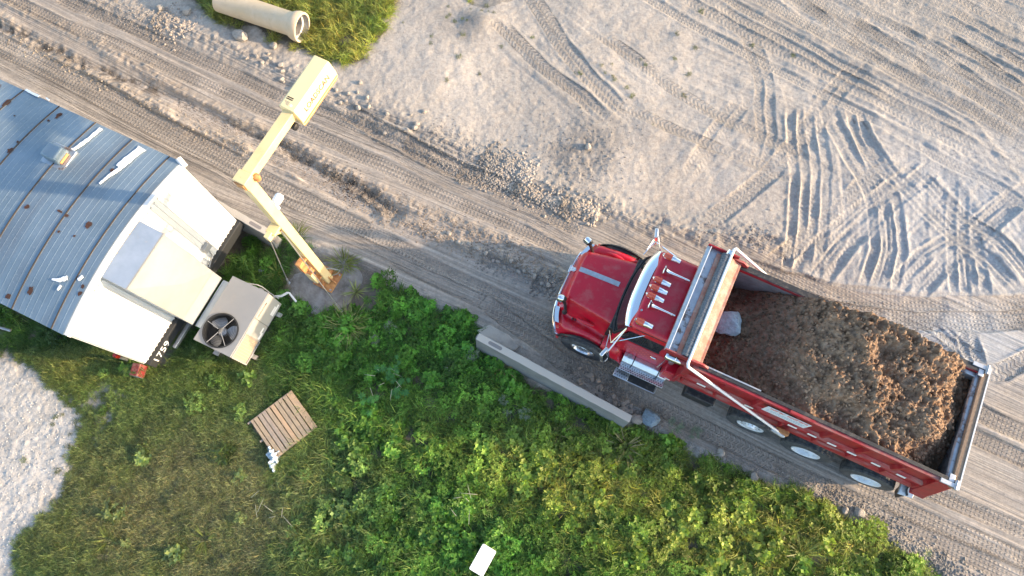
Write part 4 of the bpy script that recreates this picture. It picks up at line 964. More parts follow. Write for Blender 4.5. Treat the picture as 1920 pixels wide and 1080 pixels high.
for k in range(26):
    t = rr_.random(); a_ = UP_BERM[4:9]; i = rr_.randrange(len(a_)-1); 
    x = a_[i][0]+(a_[i+1][0]-a_[i][0])*rr_.random(); y = a_[i][1]+(a_[i+1][1]-a_[i][1])*rr_.random()+rr_.uniform(-.15,.15)
    me = STONES[rr_.randrange(8)]; o = bpy.data.objects.new("stone", me); COL.objects.link(o); s_ = rr_.uniform(.10,.18)
    o.location = (x, y, gz(x, y)+s_*.15); o.scale = (s_, s_*rr_.uniform(.7,1), s_*.8); o.rotation_euler = (0,0,rr_.uniform(0,6))
    tag(o, "fist sized pale stone on the rubble bank along the upper lane", "stone", "stones on the rubble bank along the upper lane")
for k in range(18):
    x, y = P(1095+rr_.uniform(0,90), 0)[:2] if 0 else (0,0)
    px = 1080+rr_.uniform(0,110); py = 702+(px-1080)*.62+rr_.uniform(-16,16); q_ = P(px, py)
    o = bpy.data.objects.new("stone", STONES_G[rr_.randrange(8)]); COL.objects.link(o); s_ = rr_.uniform(.10,.19)
    o.location = (q_.x, q_.y, gz(q_.x, q_.y)+s_*.15); o.scale = (s_, s_*rr_.uniform(.7,1), s_*.8); o.rotation_euler = (0,0,rr_.uniform(0,6))
    tag(o, "brown clod between the concrete barrier and the truck's front wheel track", "stone", "clods along the concrete barrier")
for k in range(22):
    px = 840+k*9.6+rr_.uniform(-4,4); py = 442+k*4.6+rr_.uniform(-9,9)-(.0); q_ = P(px, py)
    o = bpy.data.objects.new("stone", STONES[rr_.randrange(8)]); COL.objects.link(o); s_ = rr_.uniform(.09,.16)
    o.location = (q_.x, q_.y, gz(q_.x, q_.y)+s_*.2); o.scale = (s_, s_*rr_.uniform(.7,1), s_*.8); o.rotation_euler = (0,0,rr_.uniform(0,6))
    tag(o, "pale stone in the row of rubble between the two lanes", "stone", "rubble row between the lanes")
# boulder in the truck bed
me = stone_mesh(77, .5, 3, .5); me.materials.append(M['rock_grey']); o = bpy.data.objects.new("boulder", me); COL.objects.link(o)
o.location = MT @ Vector((-2.36, -.08, 2.44)); o.scale = (.74,.60,.52); o.rotation_euler = (.1,.1,_h+.2); tag(o, "grey boulder on the soil just behind the truck's headboard", "boulder")

# ============================================================ OFFICE TRAILER
a0 = P(338, 305, 3.72); a1 = P(120, 625, 3.72)
ang_t = math.atan2(a0.y-a1.y, a0.x-a1.x)-math.pi/2      # +X out of the end wall
mid = (a0+a1)/2; WT = (a0-a1).length
tl = thing("office_trailer", "long office trailer with a bowed blue grey metal roof and white corrugated end wall", "trailer", (mid.x, mid.y, 0), ang_t)
MTl = Matrix.Translation((mid.x, mid.y, 0)) @ Matrix.Rotation(ang_t, 4, 'Z'); IT = MTl.inverted()
def TLp(px, py, z): return IT @ P(px, py, z)
hw = WT/2; LT = 9.0; ZR = 3.70
def crown(y): return ZR+.27*(1-(y/hw)**2)
def ribwall(mb, x0, y0, x1, y1, z0, z1, pitch=.10, d=.018):
    L = math.hypot(x1-x0, y1-y0); ux, uy = (x1-x0)/L, (y1-y0)/L; nx_, ny_ = uy, -ux; n_ = int(L/pitch); pts = []
    for i in range(n_):
        t = i*pitch
        for f, dd in ((0,0),(.6,0),(.7,d),(.9,d)): pts.append((x0+ux*(t+f*pitch)+nx_*dd, y0+uy*(t+f*pitch)+ny_*dd))
    pts.append((x1, y1)); mb.grid([[(a,b_,z0) for a,b_ in pts],[(a,b_,z1) for a,b_ in pts]])
ew = MB(); ribwall(ew, 0, -hw+.01, 0, hw-.01, .92, 3.70, .112)
# gable filler under the bowed roof edge
gp_ = [(-.002, y, 3.68) for y in np.linspace(-hw+.01, hw-.01, 21)]; gq = [(-.002, y, crown(y)) for y in np.linspace(-hw+.01, hw-.01, 21)]
ew.grid([gp_, gq]); TBt = lambda nm, mb, mt, par=tl, **k: mb.build(nm, M[mt], par, **k)
endw = TBt("end_wall", ew, 'wallwhite', ang=20)
s1 = MB(); ribwall(s1, -LT, -hw, 0, -hw, .92, 3.70, .2, .02); TBt("side_wall", s1, 'wallwhite', ang=20)
s2 = MB(); ribwall(s2, 0, hw, -LT, hw, .92, 3.70, .2, .02); TBt("side_wall", s2, 'wallwhite', ang=20)
s3 = MB(); ribwall(s3, -LT, hw, -LT, -hw, .92, 3.90, .2, .02); TBt("end_wall", s3, 'wallwhite', ang=20)
# trim along the roof edge of the end wall
tm = MB(); ys = np.linspace(-hw-.02, hw+.02, 29)
tm.grid([[(0.0, y, crown(y)+.012) for y in ys],[(.075, y, crown(y)+.006) for y in ys],[(.085, y, crown(y)-.07) for y in ys],[(.03, y, crown(y)-.08) for y in ys]])
TBt("roof_edge_trim", tm, 'wallwhite', ang=60)
cb = MB(); cb.cyl((.10, hw-.02, ZR-.03),(-.06, hw+.05, ZR+.06),.06,10); TBt("trim_corner_cap", cb, 'wallwhite')
# roof panels between the standing seams
m, n, l, b = newmat("roof_metal"); tc = n.new("ShaderNodeTexCoord").outputs["Object"]
c1 = mixc(n, l, ramp(n, l, noise(n, l, tc, 1.1, 6, .6), .35, .65), (.150,.208,.255), (.205,.270,.325))
c1 = mixc(n, l, ramp(n, l, noise(n, l, tc, 2.2, 4, .5, (1,.15,1)), .5, .75), c1, (.14,.175,.21))
c1 = mixc(n, l, ramp(n, l, noise(n, l, tc, 30, 3, .5), .6, .8), c1, (.27,.315,.36))
rm_ = ramp(n, l, noise(n, l, tc, 1.35, 3, .45), .735, .76); c1 = mixc(n, l, rm_, c1, (.07,.028,.015))
rm2 = ramp(n, l, noise(n, l, tc, 5, 4, .6), .79, .81); c1 = mixc(n, l, rm2, c1, (.09,.04,.025))
l.new(c1, b.inputs["Base Color"]); b.inputs["Metallic"].default_value = .35; b.inputs["Roughness"].default_value = .5
bb_ = n.new("ShaderNodeBump"); bb_.inputs["Distance"].default_value = .004; l.new(noise(n, l, tc, 6, 3), bb_.inputs["Height"]); l.new(bb_.outputs[0], b.inputs["Normal"])
M['roof'] = m
xs_ = [-.0, -.26]; 
while xs_[-1] > -LT: xs_.append(xs_[-1]-.86)
M['seam'] = mat('dark_seam_tar', (.03,.026,.024), .8, 0, (.05,.035,.025), 9)
for a_, b_ in zip(xs_[:-1], xs_[1:]):
    b_ = max(b_, -LT-.03); mb = MB(); x_ = a_-.008; rows = []
    ribs = max(1, int(round((a_-b_)/.122))); st_ = (a_-b_-.016)/ribs
    prof = []
    for i in range(ribs):
        x0_ = a_-.008-i*st_
        prof += [(x0_, 0), (x0_-st_+.015, 0), (x0_-st_+.011, .0028), (x0_-st_+.005, .0028)]
    prof.append((b_+.008, 0))
    ys = np.linspace(-hw-.03, hw+.03, 25)
    mb.grid([[(x_, y, crown(y)+.02+dz) for y in ys] for x_, dz in prof], .02)
    TBt("roof_panel", mb, 'roof', ang=25)
    sm = MB(); sm.grid([[(b_+q, y, crown(y)+.02+zz) for y in ys] for q, zz in ((-.013,.001),(-.008,.016),(.008,.016),(.013,.001))], .01); TBt("roof_seam", sm, 'seam')
# white sealant strips, patches
def strip(pts, w, z, nm="sealant_patch", mt='white_enamel'):
    lp = [IT @ P(a, b_, z) for a, b_ in pts]; r_ = []
    lp2 = []
    for a, b_ in zip(lp[:-1], lp[1:]):
        for k in range(8): lp2.append(a.lerp(b_, k/8))
    lp2.append(lp[-1])
    for i, p in enumerate(lp2):
        d = (lp2[min(i+1,len(lp2)-1)]-lp2[max(i-1,0)]).normalized(); q_ = Vector((-d.y, d.x, 0)); ww = (w if not callable(w) else w(i/(len(lp2)-1)))*random.uniform(.75,1.2)/2
        r_.append([(p.x+q_.x*s_*ww, p.y+q_.y*s_*ww, crown(p.y+q_.y*s_*ww)+.044) for s_ in (-1,0,1)])
    TBt(nm, MB().grid(r_, .012), mt)
strip([(187,238),(168,262),(150,280),(131,294)], lambda t: .07, 3.8); strip([(262,273),(225,315)], .17, 3.85); strip([(225,315),(207,330),(190,347)], lambda t: .08-.04*t, 3.9)
strip([(46,166),(58,173),(71,179)], .05, 3.76); strip([(98,524),(112,526),(128,522)], lambda t: .03+.06*t, 3.9); strip([(108,544),(116,536)], .04, 3.88); strip([(150,527),(160,520)], .05, 3.88); strip([(84,181),(90,186)], .03, 3.76)
def rustpatch(px, py, sx_, sy_, seed):
    p = IT @ P(px, py, 3.9); rr = random.Random(seed); poly = []
    for k in range(14):
        a = 2*math.pi*k/14; r_ = rr.uniform(.55,1.1); poly.append((p.x+math.cos(a)*sx_*r_, p.y+math.sin(a)*sy_*r_))
    mb = MB(); zc_ = [(a, b_, crown(b_)+.031) for a, b_ in poly]; mb.add([(p.x,p.y,crown(p.y)+.0315)]+zc_, [(0,i+1,(i+1)%14+1) for i in range(14)]); TBt("rust_patch", mb, 'rust')
M['rust'] = mat('rust', (.05,.022,.014), .95, 0, (.085,.034,.02), 12, bump=.004, bs=40)
for k, (a, b_, c_, d_) in enumerate([(8,188,.06,.12),(102,210,.05,.10),(86,222,.03,.03),(24,285,.07,.07),(212,320,.06,.07),(57,392,.05,.05),(172,425,.06,.09),(118,400,.08,.03),(131,408,.05,.04),(52,543,.06,.10),(36,268,.03,.03) ,(5,552,.06,.06),(150,550,.04,.06),(145,446,.03,.03),(116,438,.03,.03),(25,215,.02,.02),(156,538,.04,.05)]): rustpatch(a, b_, c_, d_, k)
# roof vent with curb
pv = IT @ P(107, 290, 3.98); zv = crown(pv.y)
cv = MB(); cv.box(pv.x-.25,pv.x+.27,pv.y-.25,pv.y+.22,zv-.02,zv+.05); vt = TBt("vent_curb", cv, 'blue_steel', bevel=.015)
vb = MB(); vb.hexa([(pv.x-.17,pv.y-.17,zv+.05),(pv.x+.17,pv.y-.17,zv+.05),(pv.x+.17,pv.y+.16,zv+.05),(pv.x-.17,pv.y+.16,zv+.05),(pv.x-.15,pv.y-.15,zv+.28),(pv.x+.15,pv.y-.15,zv+.26),(pv.x+.15,pv.y+.14,zv+.26),(pv.x-.15,pv.y+.14,zv+.26)])
TBt("roof_vent", vb, 'roof', bevel=.035)
vf = MB(); vf.hexa([(pv.x+.175,pv.y-.13,zv+.06),(pv.x+.19,pv.y-.13,zv+.06),(pv.x+.19,pv.y+.10,zv+.06),(pv.x+.175,pv.y+.10,zv+.06),(pv.x+.167,pv.y-.12,zv+.11),(pv.x+.182,pv.y-.12,zv+.11),(pv.x+.182,pv.y+.10,zv+.11),(pv.x+.167,pv.y+.10,zv+.11)])
TBt("vent_flap", vf, 'rustplate', vt, bevel=.004)
# black rear frame with the painted number, bumper, tow parts
ff = MB(); ff.box(-.10,.10,-hw,hw,.62,.915); fb = TBt("rear_frame", ff, 'fan_dark', bevel=.01)
f2 = MB()
for y in (-1.1,1.1): f2.box(-LT,-.12,y-.07,y+.07,.55,.90)
f2.box(-LT,0,-hw+.05,-hw+.12,.75,.9); f2.box(-LT,0,hw-.12,hw-.05,.75,.9); TBt("floor_frame", f2, 'frame')
lg = MB()
for x in (-.5,-3,-6,-8.5):
    for y in (-1.1,1.1): lg.box(x-.2,x+.2,y-.2,y+.2,-.1,.55)
TBt("support_pier", lg, 'concrete')
text_mesh("frame_number", "1759", .30, M['white_num'], fb, frame((.1035, -hw+.36, .775), (0,1,0), (0,0,1), (1,0,0)), .001, .9)
TBt("bumper_bar", MB().box(.14,.22,-hw+.55,-.62,.50,.60), 'alu_dull', fb, bevel=.01)
TBt("wall_label", MB().box(.024,.030,-hw+.27,-hw+.42,1.05,1.55), 'sign_white', endw)
TBt("wall_vent_box", MB().box(.02,.10,hw-1.05,hw-.85,1.35,1.55), 'ac', endw, bevel=.01)
# duct from the wall down to the cooling unit
c_ = [TLp(265,412,3.46), TLp(187,515,3.46), TLp(312,441,3.40), TLp(237,545,3.40)]
dy1 = (c_[0].y+c_[2].y)/2; dy0 = (c_[1].y+c_[3].y)/2; dx = (c_[2].x+c_[3].x)/2
print("duct", [tuple(round(q,2) for q in v) for v in c_], "trailer w", WT)
zd = 3.40
dx = .48; dy0 = -.70; dy1 = .50; zd = 3.64
du = MB(); du.hexa([(.03,dy0,.95),(dx,dy0,.95),(dx,dy1,.95),(.03,dy1,.95),(.03,dy0,3.86),(dx,dy0,zd),(dx,dy1,zd),(.03,dy1,3.86)]); duct = TBt("wall_duct", du, 'duct_top', bevel=.006)
# creased front sheet (cross broken)
x1_ = dx+.004; mz = 2.35; my = (dy0+dy1)/2
fs_ = MB(); fs_.add([(x1_,dy0+.01,1.45),(x1_,dy1-.01,1.45),(x1_,dy1-.01,zd-.02),(x1_,dy0+.01,zd-.02),(x1_+.085,my,mz)], [(0,1,4),(1,2,4),(2,3,4),(3,0,4)]); fs_.add([(x1_,dy0+.01,1.44),(x1_,dy1-.01,1.44),(x1_+.03,dy1-.01,1.05),(x1_+.03,dy0+.01,1.05)], [(0,3,2,1)])
TBt("duct_front_sheet", fs_, 'duct_face', duct, ang=1)
TBt("duct_edge_strip", MB().box(dx-.05,dx+.008,dy0-.004,dy1+.004,zd,zd+.01), 'duct_face', duct)
sl_ = MB()
for k in range(26):
    y = dy0+(dy1-dy0)*k/25; sl_.lathe([(0,.004),(.01,random.uniform(.015,.032)),(.05,.004)], (.05, y, 3.85+random.uniform(0,.01)), (0,random.uniform(-1,1),.5), 6)
TBt("foam_sealant", sl_, 'sealant', duct)
# wires and conduit on the wall
TBt("conduit", MB().tube([(.05,hw-.95,1.35),(.06,hw-1.0,1.1),(.07,hw-1.25,.95)], .018, 6), 'ac', endw)

# cooling unit
q = [TLp(438,516,1.02), TLp(503,551,1.02), TLp(429,671,1.02), TLp(363,634,1.02)]
ax0 = (q[0].x+q[3].x)/2; ax1 = (q[1].x+q[2].x)/2; ay1 = (q[0].y+q[1].y)/2; ay0 = (q[2].y+q[3].y)/2
print("ac", [tuple(round(t,2) for t in v) for v in q])
lo = TBt("lower_duct", MB().box(dx+.05,ax0-.004,dy0+.02,dy1-.02,.45,.96), 'duct_top', duct, bevel=.006)
am = MTl @ Vector(((ax0+ax1)/2, (ay0+ay1)/2, 0))
acu = thing("cooling_unit", "grey cooling unit with a round top fan in the weeds at the trailer's end", "air conditioner", (am.x, am.y, 0), ang_t)
aw = (ax1-ax0)/2; al = (ay1-ay0)/2; TA = lambda nm, mb, mt, par=acu, **k: mb.build(nm, M[mt], par, **k)
fc = IT @ P(414, 620, 1.02); fx = fc.x-(ax0+ax1)/2; fy = fc.y-(ay0+ay1)/2; fr_ = .375
# top sheet with a round hole
tp = MB(); N_ = 48; inner = [(fx+math.cos(2*math.pi*k/N_)*fr_, fy+math.sin(2*math.pi*k/N_)*fr_) for k in range(N_)]
outer = []
for k in range(N_):
    a = 2*math.pi*k/N_; dxx, dyy = math.cos(a), math.sin(a); ts = []
    if dxx > 1e-6: ts.append((aw-fx)/dxx)
    if dxx < -1e-6: ts.append((-aw-fx)/dxx)
    if dyy > 1e-6: ts.append((al-fy)/dyy)
    if dyy < -1e-6: ts.append((-al-fy)/dyy)
    t_ = min(ts); outer.append((fx+dxx*t_, fy+dyy*t_))
for cx, cy in ((aw,al),(-aw,al),(-aw,-al),(aw,-al)):
    k = min(range(N_), key=lambda i: math.hypot(outer[i][0]-cx, outer[i][1]-cy)); outer[k] = (cx, cy)
vs = [(a,b_,1.02) for a,b_ in inner]+[(a,b_,1.02) for a,b_ in outer]+[(a,b_,.97) for a,b_ in outer]+[(a,b_,.985) for a,b_ in inner]
fs = []
for k in range(N_):
    k2 = (k+1)%N_; fs += [(k,N_+k,N_+k2,k2),(N_+k,2*N_+k,2*N_+k2,N_+k2),(k2,3*N_+k2,3*N_+k,k)]
tp.add(vs, fs); TA("top_panel", tp, 'ac', ang=30)
TA("cabinet", MB().box(-aw+.015,aw-.015,-al+.015,.0 if 0 else al-.015,.10,.62), 'ac_side')
cabn = MB(); cabn.box(-aw+.015,-aw+.03,-al+.015,al-.015,.62,.972); cabn.box(-aw+.03,aw-.03,al-.03,al-.015,.62,.972); cabn.box(-aw+.03,aw-.03,-al+.015,-al+.03,.62,.972); cabn.box(aw-.03,aw-.015,-al+.015,al-.015,.62,.972); TA("upper_shell", cabn, 'ac_side')
well = MB(); well.lathe([(0,fr_+.002),(.26,fr_+.01),(.261,.01)], (fx,fy,.985), (0,0,-1), 48, False); TA("fan_well", well, 'fan_dark', ang=50)
ring = MB(); ring.lathe([(0,fr_+.015),(.03,fr_+.02),(.035,fr_-.012),(0,fr_-.02)], (fx,fy,1.015), (0,0,1), 48, False); gd__ = TA("fan_guard", ring, 'fan_dark', ang=60)
gw = MB()
for k in range(9):
    r_ = .10+.034*k; gw.tube([(fx+math.cos(a)*r_, fy+math.sin(a)*r_, 1.045) for a in np.linspace(0,2*math.pi,37)], .0032, 4)
TA("guard_wire", gw, 'fan_dark', gd__)
gs_ = MB()
for a in (70,170,250,318): a = R(a); gs_.tube([(fx+math.cos(a)*.06,fy+math.sin(a)*.06,1.052),(fx+math.cos(a)*fr_,fy+math.sin(a)*fr_,1.045)], .008, 5)
TA("guard_spoke", gs_, 'ac', gd__)
fn = TA("fan_hub", MB().lathe([(0,.095),(.09,.095),(.11,.07),(.115,.001)], (fx,fy,.84), (0,0,1), 24), 'fan_blade')
for k in range(3):
    a0_ = R(20+120*k); r_ = []
    for i in range(7):
        rr__ = .09+.255*i/6; wd_ = .30+.34*math.sin(math.pi*min(1,i/6*.8+.1)); r_.append([(fx+math.cos(a0_+t*wd_)*rr__, fy+math.sin(a0_+t*wd_)*rr__, .88+.05*t) for t in np.linspace(-1,1,7)])
    TA("fan_blade", MB().grid(r_, .004), 'fan_blade', fn, ang=50)
# front face: access panels above, louvred coil below
yA = al; 
def panel(y0, y1, nm, mt='ac_side'): return TA(nm, MB().box(aw-.012,aw+.012,y0+.006,y1-.006,.13,.965), mt, bevel=.006)
p1 = panel(al-.62, al, "access_panel"); p2 = panel(al-1.0, al-.62, "access_panel")
coil = TA("coil_face", MB().box(aw-.012,aw+.0,-al+.03,al-1.0,.16,.95), 'coil')
for k in range(9):
    y = -al+.06+(2*al-1.09)*k/8; TA("coil_louvre", MB().box(aw+.002,aw+.012,y-.004,y+.004,.18,.93), 'ac_side', coil)
cf = MB(); cf.box(aw-.01,aw+.02,-al+.0,-al+.03,.1,.97); cf.box(aw-.01,aw+.02,al-1.006,al-.994,.1,.97); cf.box(aw-.01,aw+.02,-al+.03,al-1.006,.94,.97); cf.box(aw-.01,aw+.02,-al+.03,al-1.006,.10,.13)
TA("coil_frame", cf, 'ac_side')
text_mesh("maker_badge", "LENNOX", .085, M['red_print'], p1, frame((aw+.0145, al-.42, .86), (0,1,0), (0,0,1), (1,0,0)), .001)
TA("badge_mark", MB().box(aw+.0122,aw+.0150,al-.25,al-.20,.84,.88), 'ink', p1)
for y0,y1,z0,z1,pp_ in ((al-.36,al-.06,.22,.30,p1),(al-.36,al-.14,.31,.40,p1),(al-.84,al-.69,.28,.36,p2),(al-.97,al-.80,.20,.30,p2)):
    TA("warning_label", MB().box(aw+.0125,aw+.0145,y0,y1,z0,z1), 'reflector', pp_)
sk = MB()
for y in (-al+.25, al-.25): sk.box(-aw-.10,aw+.14,y-.05,y+.05,.0,.10)
TA("base_skid", sk, 'alu_dull')
cl_ = MB(); cl_.box(-aw*.2,-aw*.2+.12,-al-.09,-al+.0,.60,.66); cl_.box(.05,.15,al-.02,al+.07,.6,.66); TA("lifting_lug", cl_, 'ac')
cw = MB(); cw.tube([(-aw+.3,al+.01,.85),(-aw+.5,al+.08,.8),(.1,al+.10,.7),(.3,al+.06,.6),(aw,al+.05,.4)], .014, 6); TA("power_conduit", cw, 'ac')
wp = MB(); wp.tube([(aw-.15,al+.05,.35),(aw+.02,al+.14,.38),(aw+.12,al+.26,.42)], .028, 8); wp.tube([(aw+.12,al+.26,.42),(aw+.16,al+.27,.42),(aw+.40,al+.16,.40)], .024, 8); TA("drain_pipe", wp, 'white_tube')
# striped box and jack beside the trailer corner
rb = P(246, 690, .55); rbx = thing("warning_box", "red box with a grey face half hidden in weeds under the trailer corner", "box", (rb.x, rb.y, 0), R(-98))
MB().box(-.14,.14,-.09,.09,.0,.40).build("red_shell", M['red_dull'], rbx, bevel=.01); MB().box(.142,.147,-.07,.07,.02,.37).build("grey_face", M['slot'], rbx); MB().box(-.11,.13,-.095,-.0925,.05,.37).build("grey_face", M['slot'], rbx)
jk = P(220, 668, .5); jx = thing("trailer_jack", "small grey and red jack post beside the trailer's lower side", "jack", (jk.x, jk.y, 0))
MB().cyl((0,0,0),(.0,0,.45),.035,10).build("jack_tube", M['alu_dull'], jx); MB().cyl((0,0,.45),(.0,0,.62),.045,10).build("jack_head", M['redlens'], jx); MB().box(-.09,.09,-.09,.09,0,.02).build("foot_plate", M['alu_dull'], jx)
pk = P(12, 620, .3); pl = thing("leaning_pole", "grey pole lying in the grass beside the trailer at the left edge", "pole", (pk.x, pk.y, 0)); MB().tube([(-1.2,.35,.6),(.1,0,.3)], .03, 8).build("pole_tube", M['alu_dull'], pl)

# ============================================================ SCANNER MAST
bpost = P(615, 525, 0); el = P(460, 338, 5.3); ae = P(545, 215, 5.3)
th = math.atan2(ae.y-el.y, ae.x-el.x)
ms = thing("load_scanner_mast", "tall yellow mast with a horizontal arm and boxy scanner head over the road", "scanner mast", (el.x, el.y, 0), th)
TM = lambda nm, mb, mt, par=ms, **k: mb.build(nm, M[mt], par, **k)
# local: X along the arm
post = TM("post", MB().box(-.10,.10,-.10,.10,.03,5.42), 'yellow', bevel=.012)
arm = TM("arm", MB().box(.10,1.42,-.095,.095,5.22,5.41), 'yellow', bevel=.012)
TM("arm_root", MB().box(-.12,.10,-.12,.12,5.20,5.435), 'yellow', bevel=.01); TM("arm_cap", MB().box(-.14,-.122,-.09,.09,5.23,5.40), 'rustplate')
TM("base_plate", MB().box(-.26,.26,-.26,.26,.0,.03), 'rustplate', bevel=.004)
for a in range(4):
    g_ = MB(); g_.add([(.10,-.012,.03),(.25,-.012,.03),(.10,-.012,.34),(.10,.012,.03),(.25,.012,.03),(.10,.012,.34)], [(0,1,2),(5,4,3),(0,3,4,1),(1,4,5,2),(2,5,3,0)])
    m_ = Matrix.Rotation(a*math.pi/2+math.pi/4*0, 4, 'Z'); g_.v = [tuple(m_@Vector(p)) for p in g_.v]; TM("gusset", g_, 'rustplate')
bl = MB()
for sx_ in (-1,1):
    for sy_ in (-1,1): bl.cyl((sx_*.21,sy_*.21,.03),(sx_*.21,sy_*.21,.07),.022,6)
TM("anchor_bolt", bl, 'alu_dull')
# winch bracket and fixture on the post
br_ = MB(); br_.box(-.26,-.10,-.07,.07,.55,.62); br_.box(-.26,-.10,-.07,.07,1.75,1.82); br_.box(-.28,-.20,-.09,.09,.60,1.20); br_.box(-.34,-.20,-.06,.06,1.40,1.86); br_.cyl((-.22,-.16,1.35),(-.22,.16,1.35),.05,10); br_.box(-.24,-.16,-.11,.11,1.25,1.45)
TM("winch_bracket", br_, 'rustplate', bevel=.006)
TM("winch_cover", MB().box(-.30,-.24,-.10,.10,.62,1.16), 'yellow', bevel=.008)
b2_ = MB(); b2_.box(-.30,-.10,-.10,.10,3.55,3.62); b2_.tube([(-.12,0,3.3),(-.34,0,3.6)], .04, 8); b2_.box(-.42,-.28,-.05,.05,3.5,3.66); TM("guy_bracket", b2_, 'yellow', bevel=.006)
b3_ = MB(); b3_.box(.10,.16,-.05,.05,3.9,4.1); b3_.lathe([(0,.07),(.05,.085),(.16,.085),(.2,.06),(.2,.001)], (.15,0,4.06), (1,0,.1), 14); TM("flood_light", b3_, 'white_enamel')
TM("beacon", MB().lathe([(0,.05),(.04,.06),(.12,.055),(.14,.02)], (.13,-.14,5.22), (0,0,1), 12), 'rustplate')
TM("cable_coil", MB().lathe([(0,.03),(.02,.07),(.10,.07),(.12,.03)], (1.28,-.14,5.12), (0,1,0), 12), 'black')
# scanner head
B0 = 1.37; BL = 1.11
def hx(px, py, z): return ms.matrix_basis.inverted() @ P(px, py, z)
bpy.context.view_layer.update()
for nm, q_ in (('b1',(524,195)),('b2',(588,103)),('b3',(615,118)),('b4',(628,128)),('b5',(567,225))): print(nm, [round(t,2) for t in hx(*q_, 5.5)])
pr = [(-.17,5.10),(-.17,5.46),(-.15,5.48),(.12,5.48),(.14,5.465),(.215,5.24),(.22,5.10)]   # across (Y up-left is +), section
pr = [(-y, z) for y, z in pr]
sh = MB(); n_ = len(pr); vs = [(B0,y,z) for y,z in pr]+[(B0+BL,y,z) for y,z in pr]
sh.add(vs, [tuple(range(n_)), tuple(range(2*n_-1,n_-1,-1))]+[(i,(i+1)%n_,n_+(i+1)%n_,n_+i) for i in range(n_)])
head = TM("scanner_head", sh, 'yellow_box', bevel=.02, seg=3)
TM("head_underlid", MB().box(B0+.02,B0+BL-.02,-.21,.16,5.06,5.098), 'rustplate', head)
# lettering on the sloping side facing the road end, and small print on top
ey = Vector((0,-.075,-.225)).normalized(); ex_ = Vector((1,0,0)); nz = ex_.cross(-ey)
sc_ = Vector((B0+BL/2, -.190, 5.315))
nrm = Vector((0,-.225,.075)).normalized()
text_mesh("side_lettering", "LOADSCAN", .135, M['red_print'], head, frame(sc_+nrm*.007, ex_, -ey, nrm), .001, 1.05)
TM("green_stripe", MB().box(B0+.02,B0+BL-.02,-.2235,-.2205,5.14,5.17), 'green_line', head)
TM("lid_seam", MB().box(B0+.03,B0+BL-.03,-.226,-.218,5.4805,5.483), 'green_line', head) if 0 else None
for k in range(2): TM("caution_label", MB().box(B0+.20-.035*k,B0+.22-.035*k,.0,.12,5.4805,5.4825), 'ink', head)
for k in range(4): TM("small_print", MB().box(B0+.12-.02*k,B0+.128-.02*k,.02,.12-.02*k,5.4805,5.482), 'slot', head)
TM("round_sticker", MB().cyl((B0+.08,-.03,5.480),(B0+.08,-.03,5.483),.024,16), 'reflector', head)
rr = random.Random(4)
# guy wires to ground anchors
for (px, py) in ((640,583),(541,530)):
    g0 = P(px, py, .03); top = P(499, 412, 3.55) if px == 640 else P(504, 433, 3.3)
    gl = ms.matrix_basis.inverted() @ g0; s_ = Vector((-.12,-.05,3.4)) if px == 640 else Vector((-.38,0,3.5))
    t0 = gl; t1 = gl.lerp(s_, .10)
    TM("guy_wire", MB().tube([s_, t1], .011, 6), 'cable')
    TM("turnbuckle", MB().tube([gl, gl.lerp(s_, .03), gl.lerp(s_, .04), gl.lerp(s_, .09), t1], .022, 8), 'cable')
    TM("ground_anchor", MB().lathe([(0,.04),(.02,.04),(.03,.025),(.06,.02)], (gl.x,gl.y,-.01), (0,0,1), 10), 'cable')
TM("power_cable", MB().tube([(.12,-.05,.02),(.22,-.15,.05),(.30,-.18,.12),(.20,-.06,.35),(.11,0,.5)], .018, 6), 'alu_dull')
# concrete footing
pc = P(610, 522, 0); poly = []
for k in range(40):
    a = 2*math.pi*k/40; r_ = .86+.05*math.sin(3*a)+.03*math.sin(7*a+1); poly.append((math.cos(a)*r_*1.0, math.sin(a)*r_*.86))
ft = MB().prism(poly, -.12, .012).build("concrete_footing", M['paddust'], None, bevel=.01, loc=(pc.x-.0, pc.y-.12, .0)); tag(ft, "round rough concrete footing under the yellow mast", "footing")
ms.location.z = .012

# ============================================================ CONCRETE BARRIERS, PIPE, PALLET, BAG, BOARD
def barrier(pa, pb, label, zt=.80, slot=.12):
    a = P(*pa, zt); b_ = P(*pb, zt); mid_ = (a+b_)/2; L = (b_-a).length; an_ = math.atan2(b_.y-a.y, b_.x-a.x)
    t = thing("concrete_barrier", label, "barrier", (mid_.x, mid_.y, 0), an_, "concrete barriers along the haul road")
    prof = [(.14,-.05),(.14,.07),(.115,.24),(.085,zt),(-.085,zt),(-.115,.24),(-.14,.07),(-.14,-.05)]; rows = []
    n_ = 28; rr = random.Random(int(pa[0]))
    vs = []; fs = []
    for i in range(n_+1):
        x = -L/2+L*i/n_
        for y, z in prof: vs.append((x, y+rr.uniform(-.004,.004), z+rr.uniform(-.004,.004)))
    k = len(prof)
    for i in range(n_):
        for j in range(k): fs.append((i*k+j, i*k+(j+1)%k, (i+1)*k+(j+1)%k, (i+1)*k+j))
    fs += [tuple(range(k-1,-1,-1)), tuple(n_*k+j for j in range(k))]
    body = MB().add(vs, fs).build("barrier_body", M['barrier'], t, bevel=.012)
    sx_ = -L/2+L*slot
    MB().prism([(sx_-.13+.04*math.cos(R(90+18*q_)), .04*math.sin(R(90+18*q_))) for q_ in range(11)]+[(sx_+.13+.04*math.cos(R(-90+18*q_)), .04*math.sin(R(-90+18*q_))) for q_ in range(11)], zt-.002, zt+.003).build("lifting_slot", M['slot'], t)
    for s_ in (-1, 1): MB().box(s_*L/2-.02,s_*L/2+.012,-.045,.045,.25,zt-.02).build("end_key", M['slot'], t)
    return t
barrier((895,630),(1183,786), "concrete barrier beside the truck's cab, standing clear of everything else")
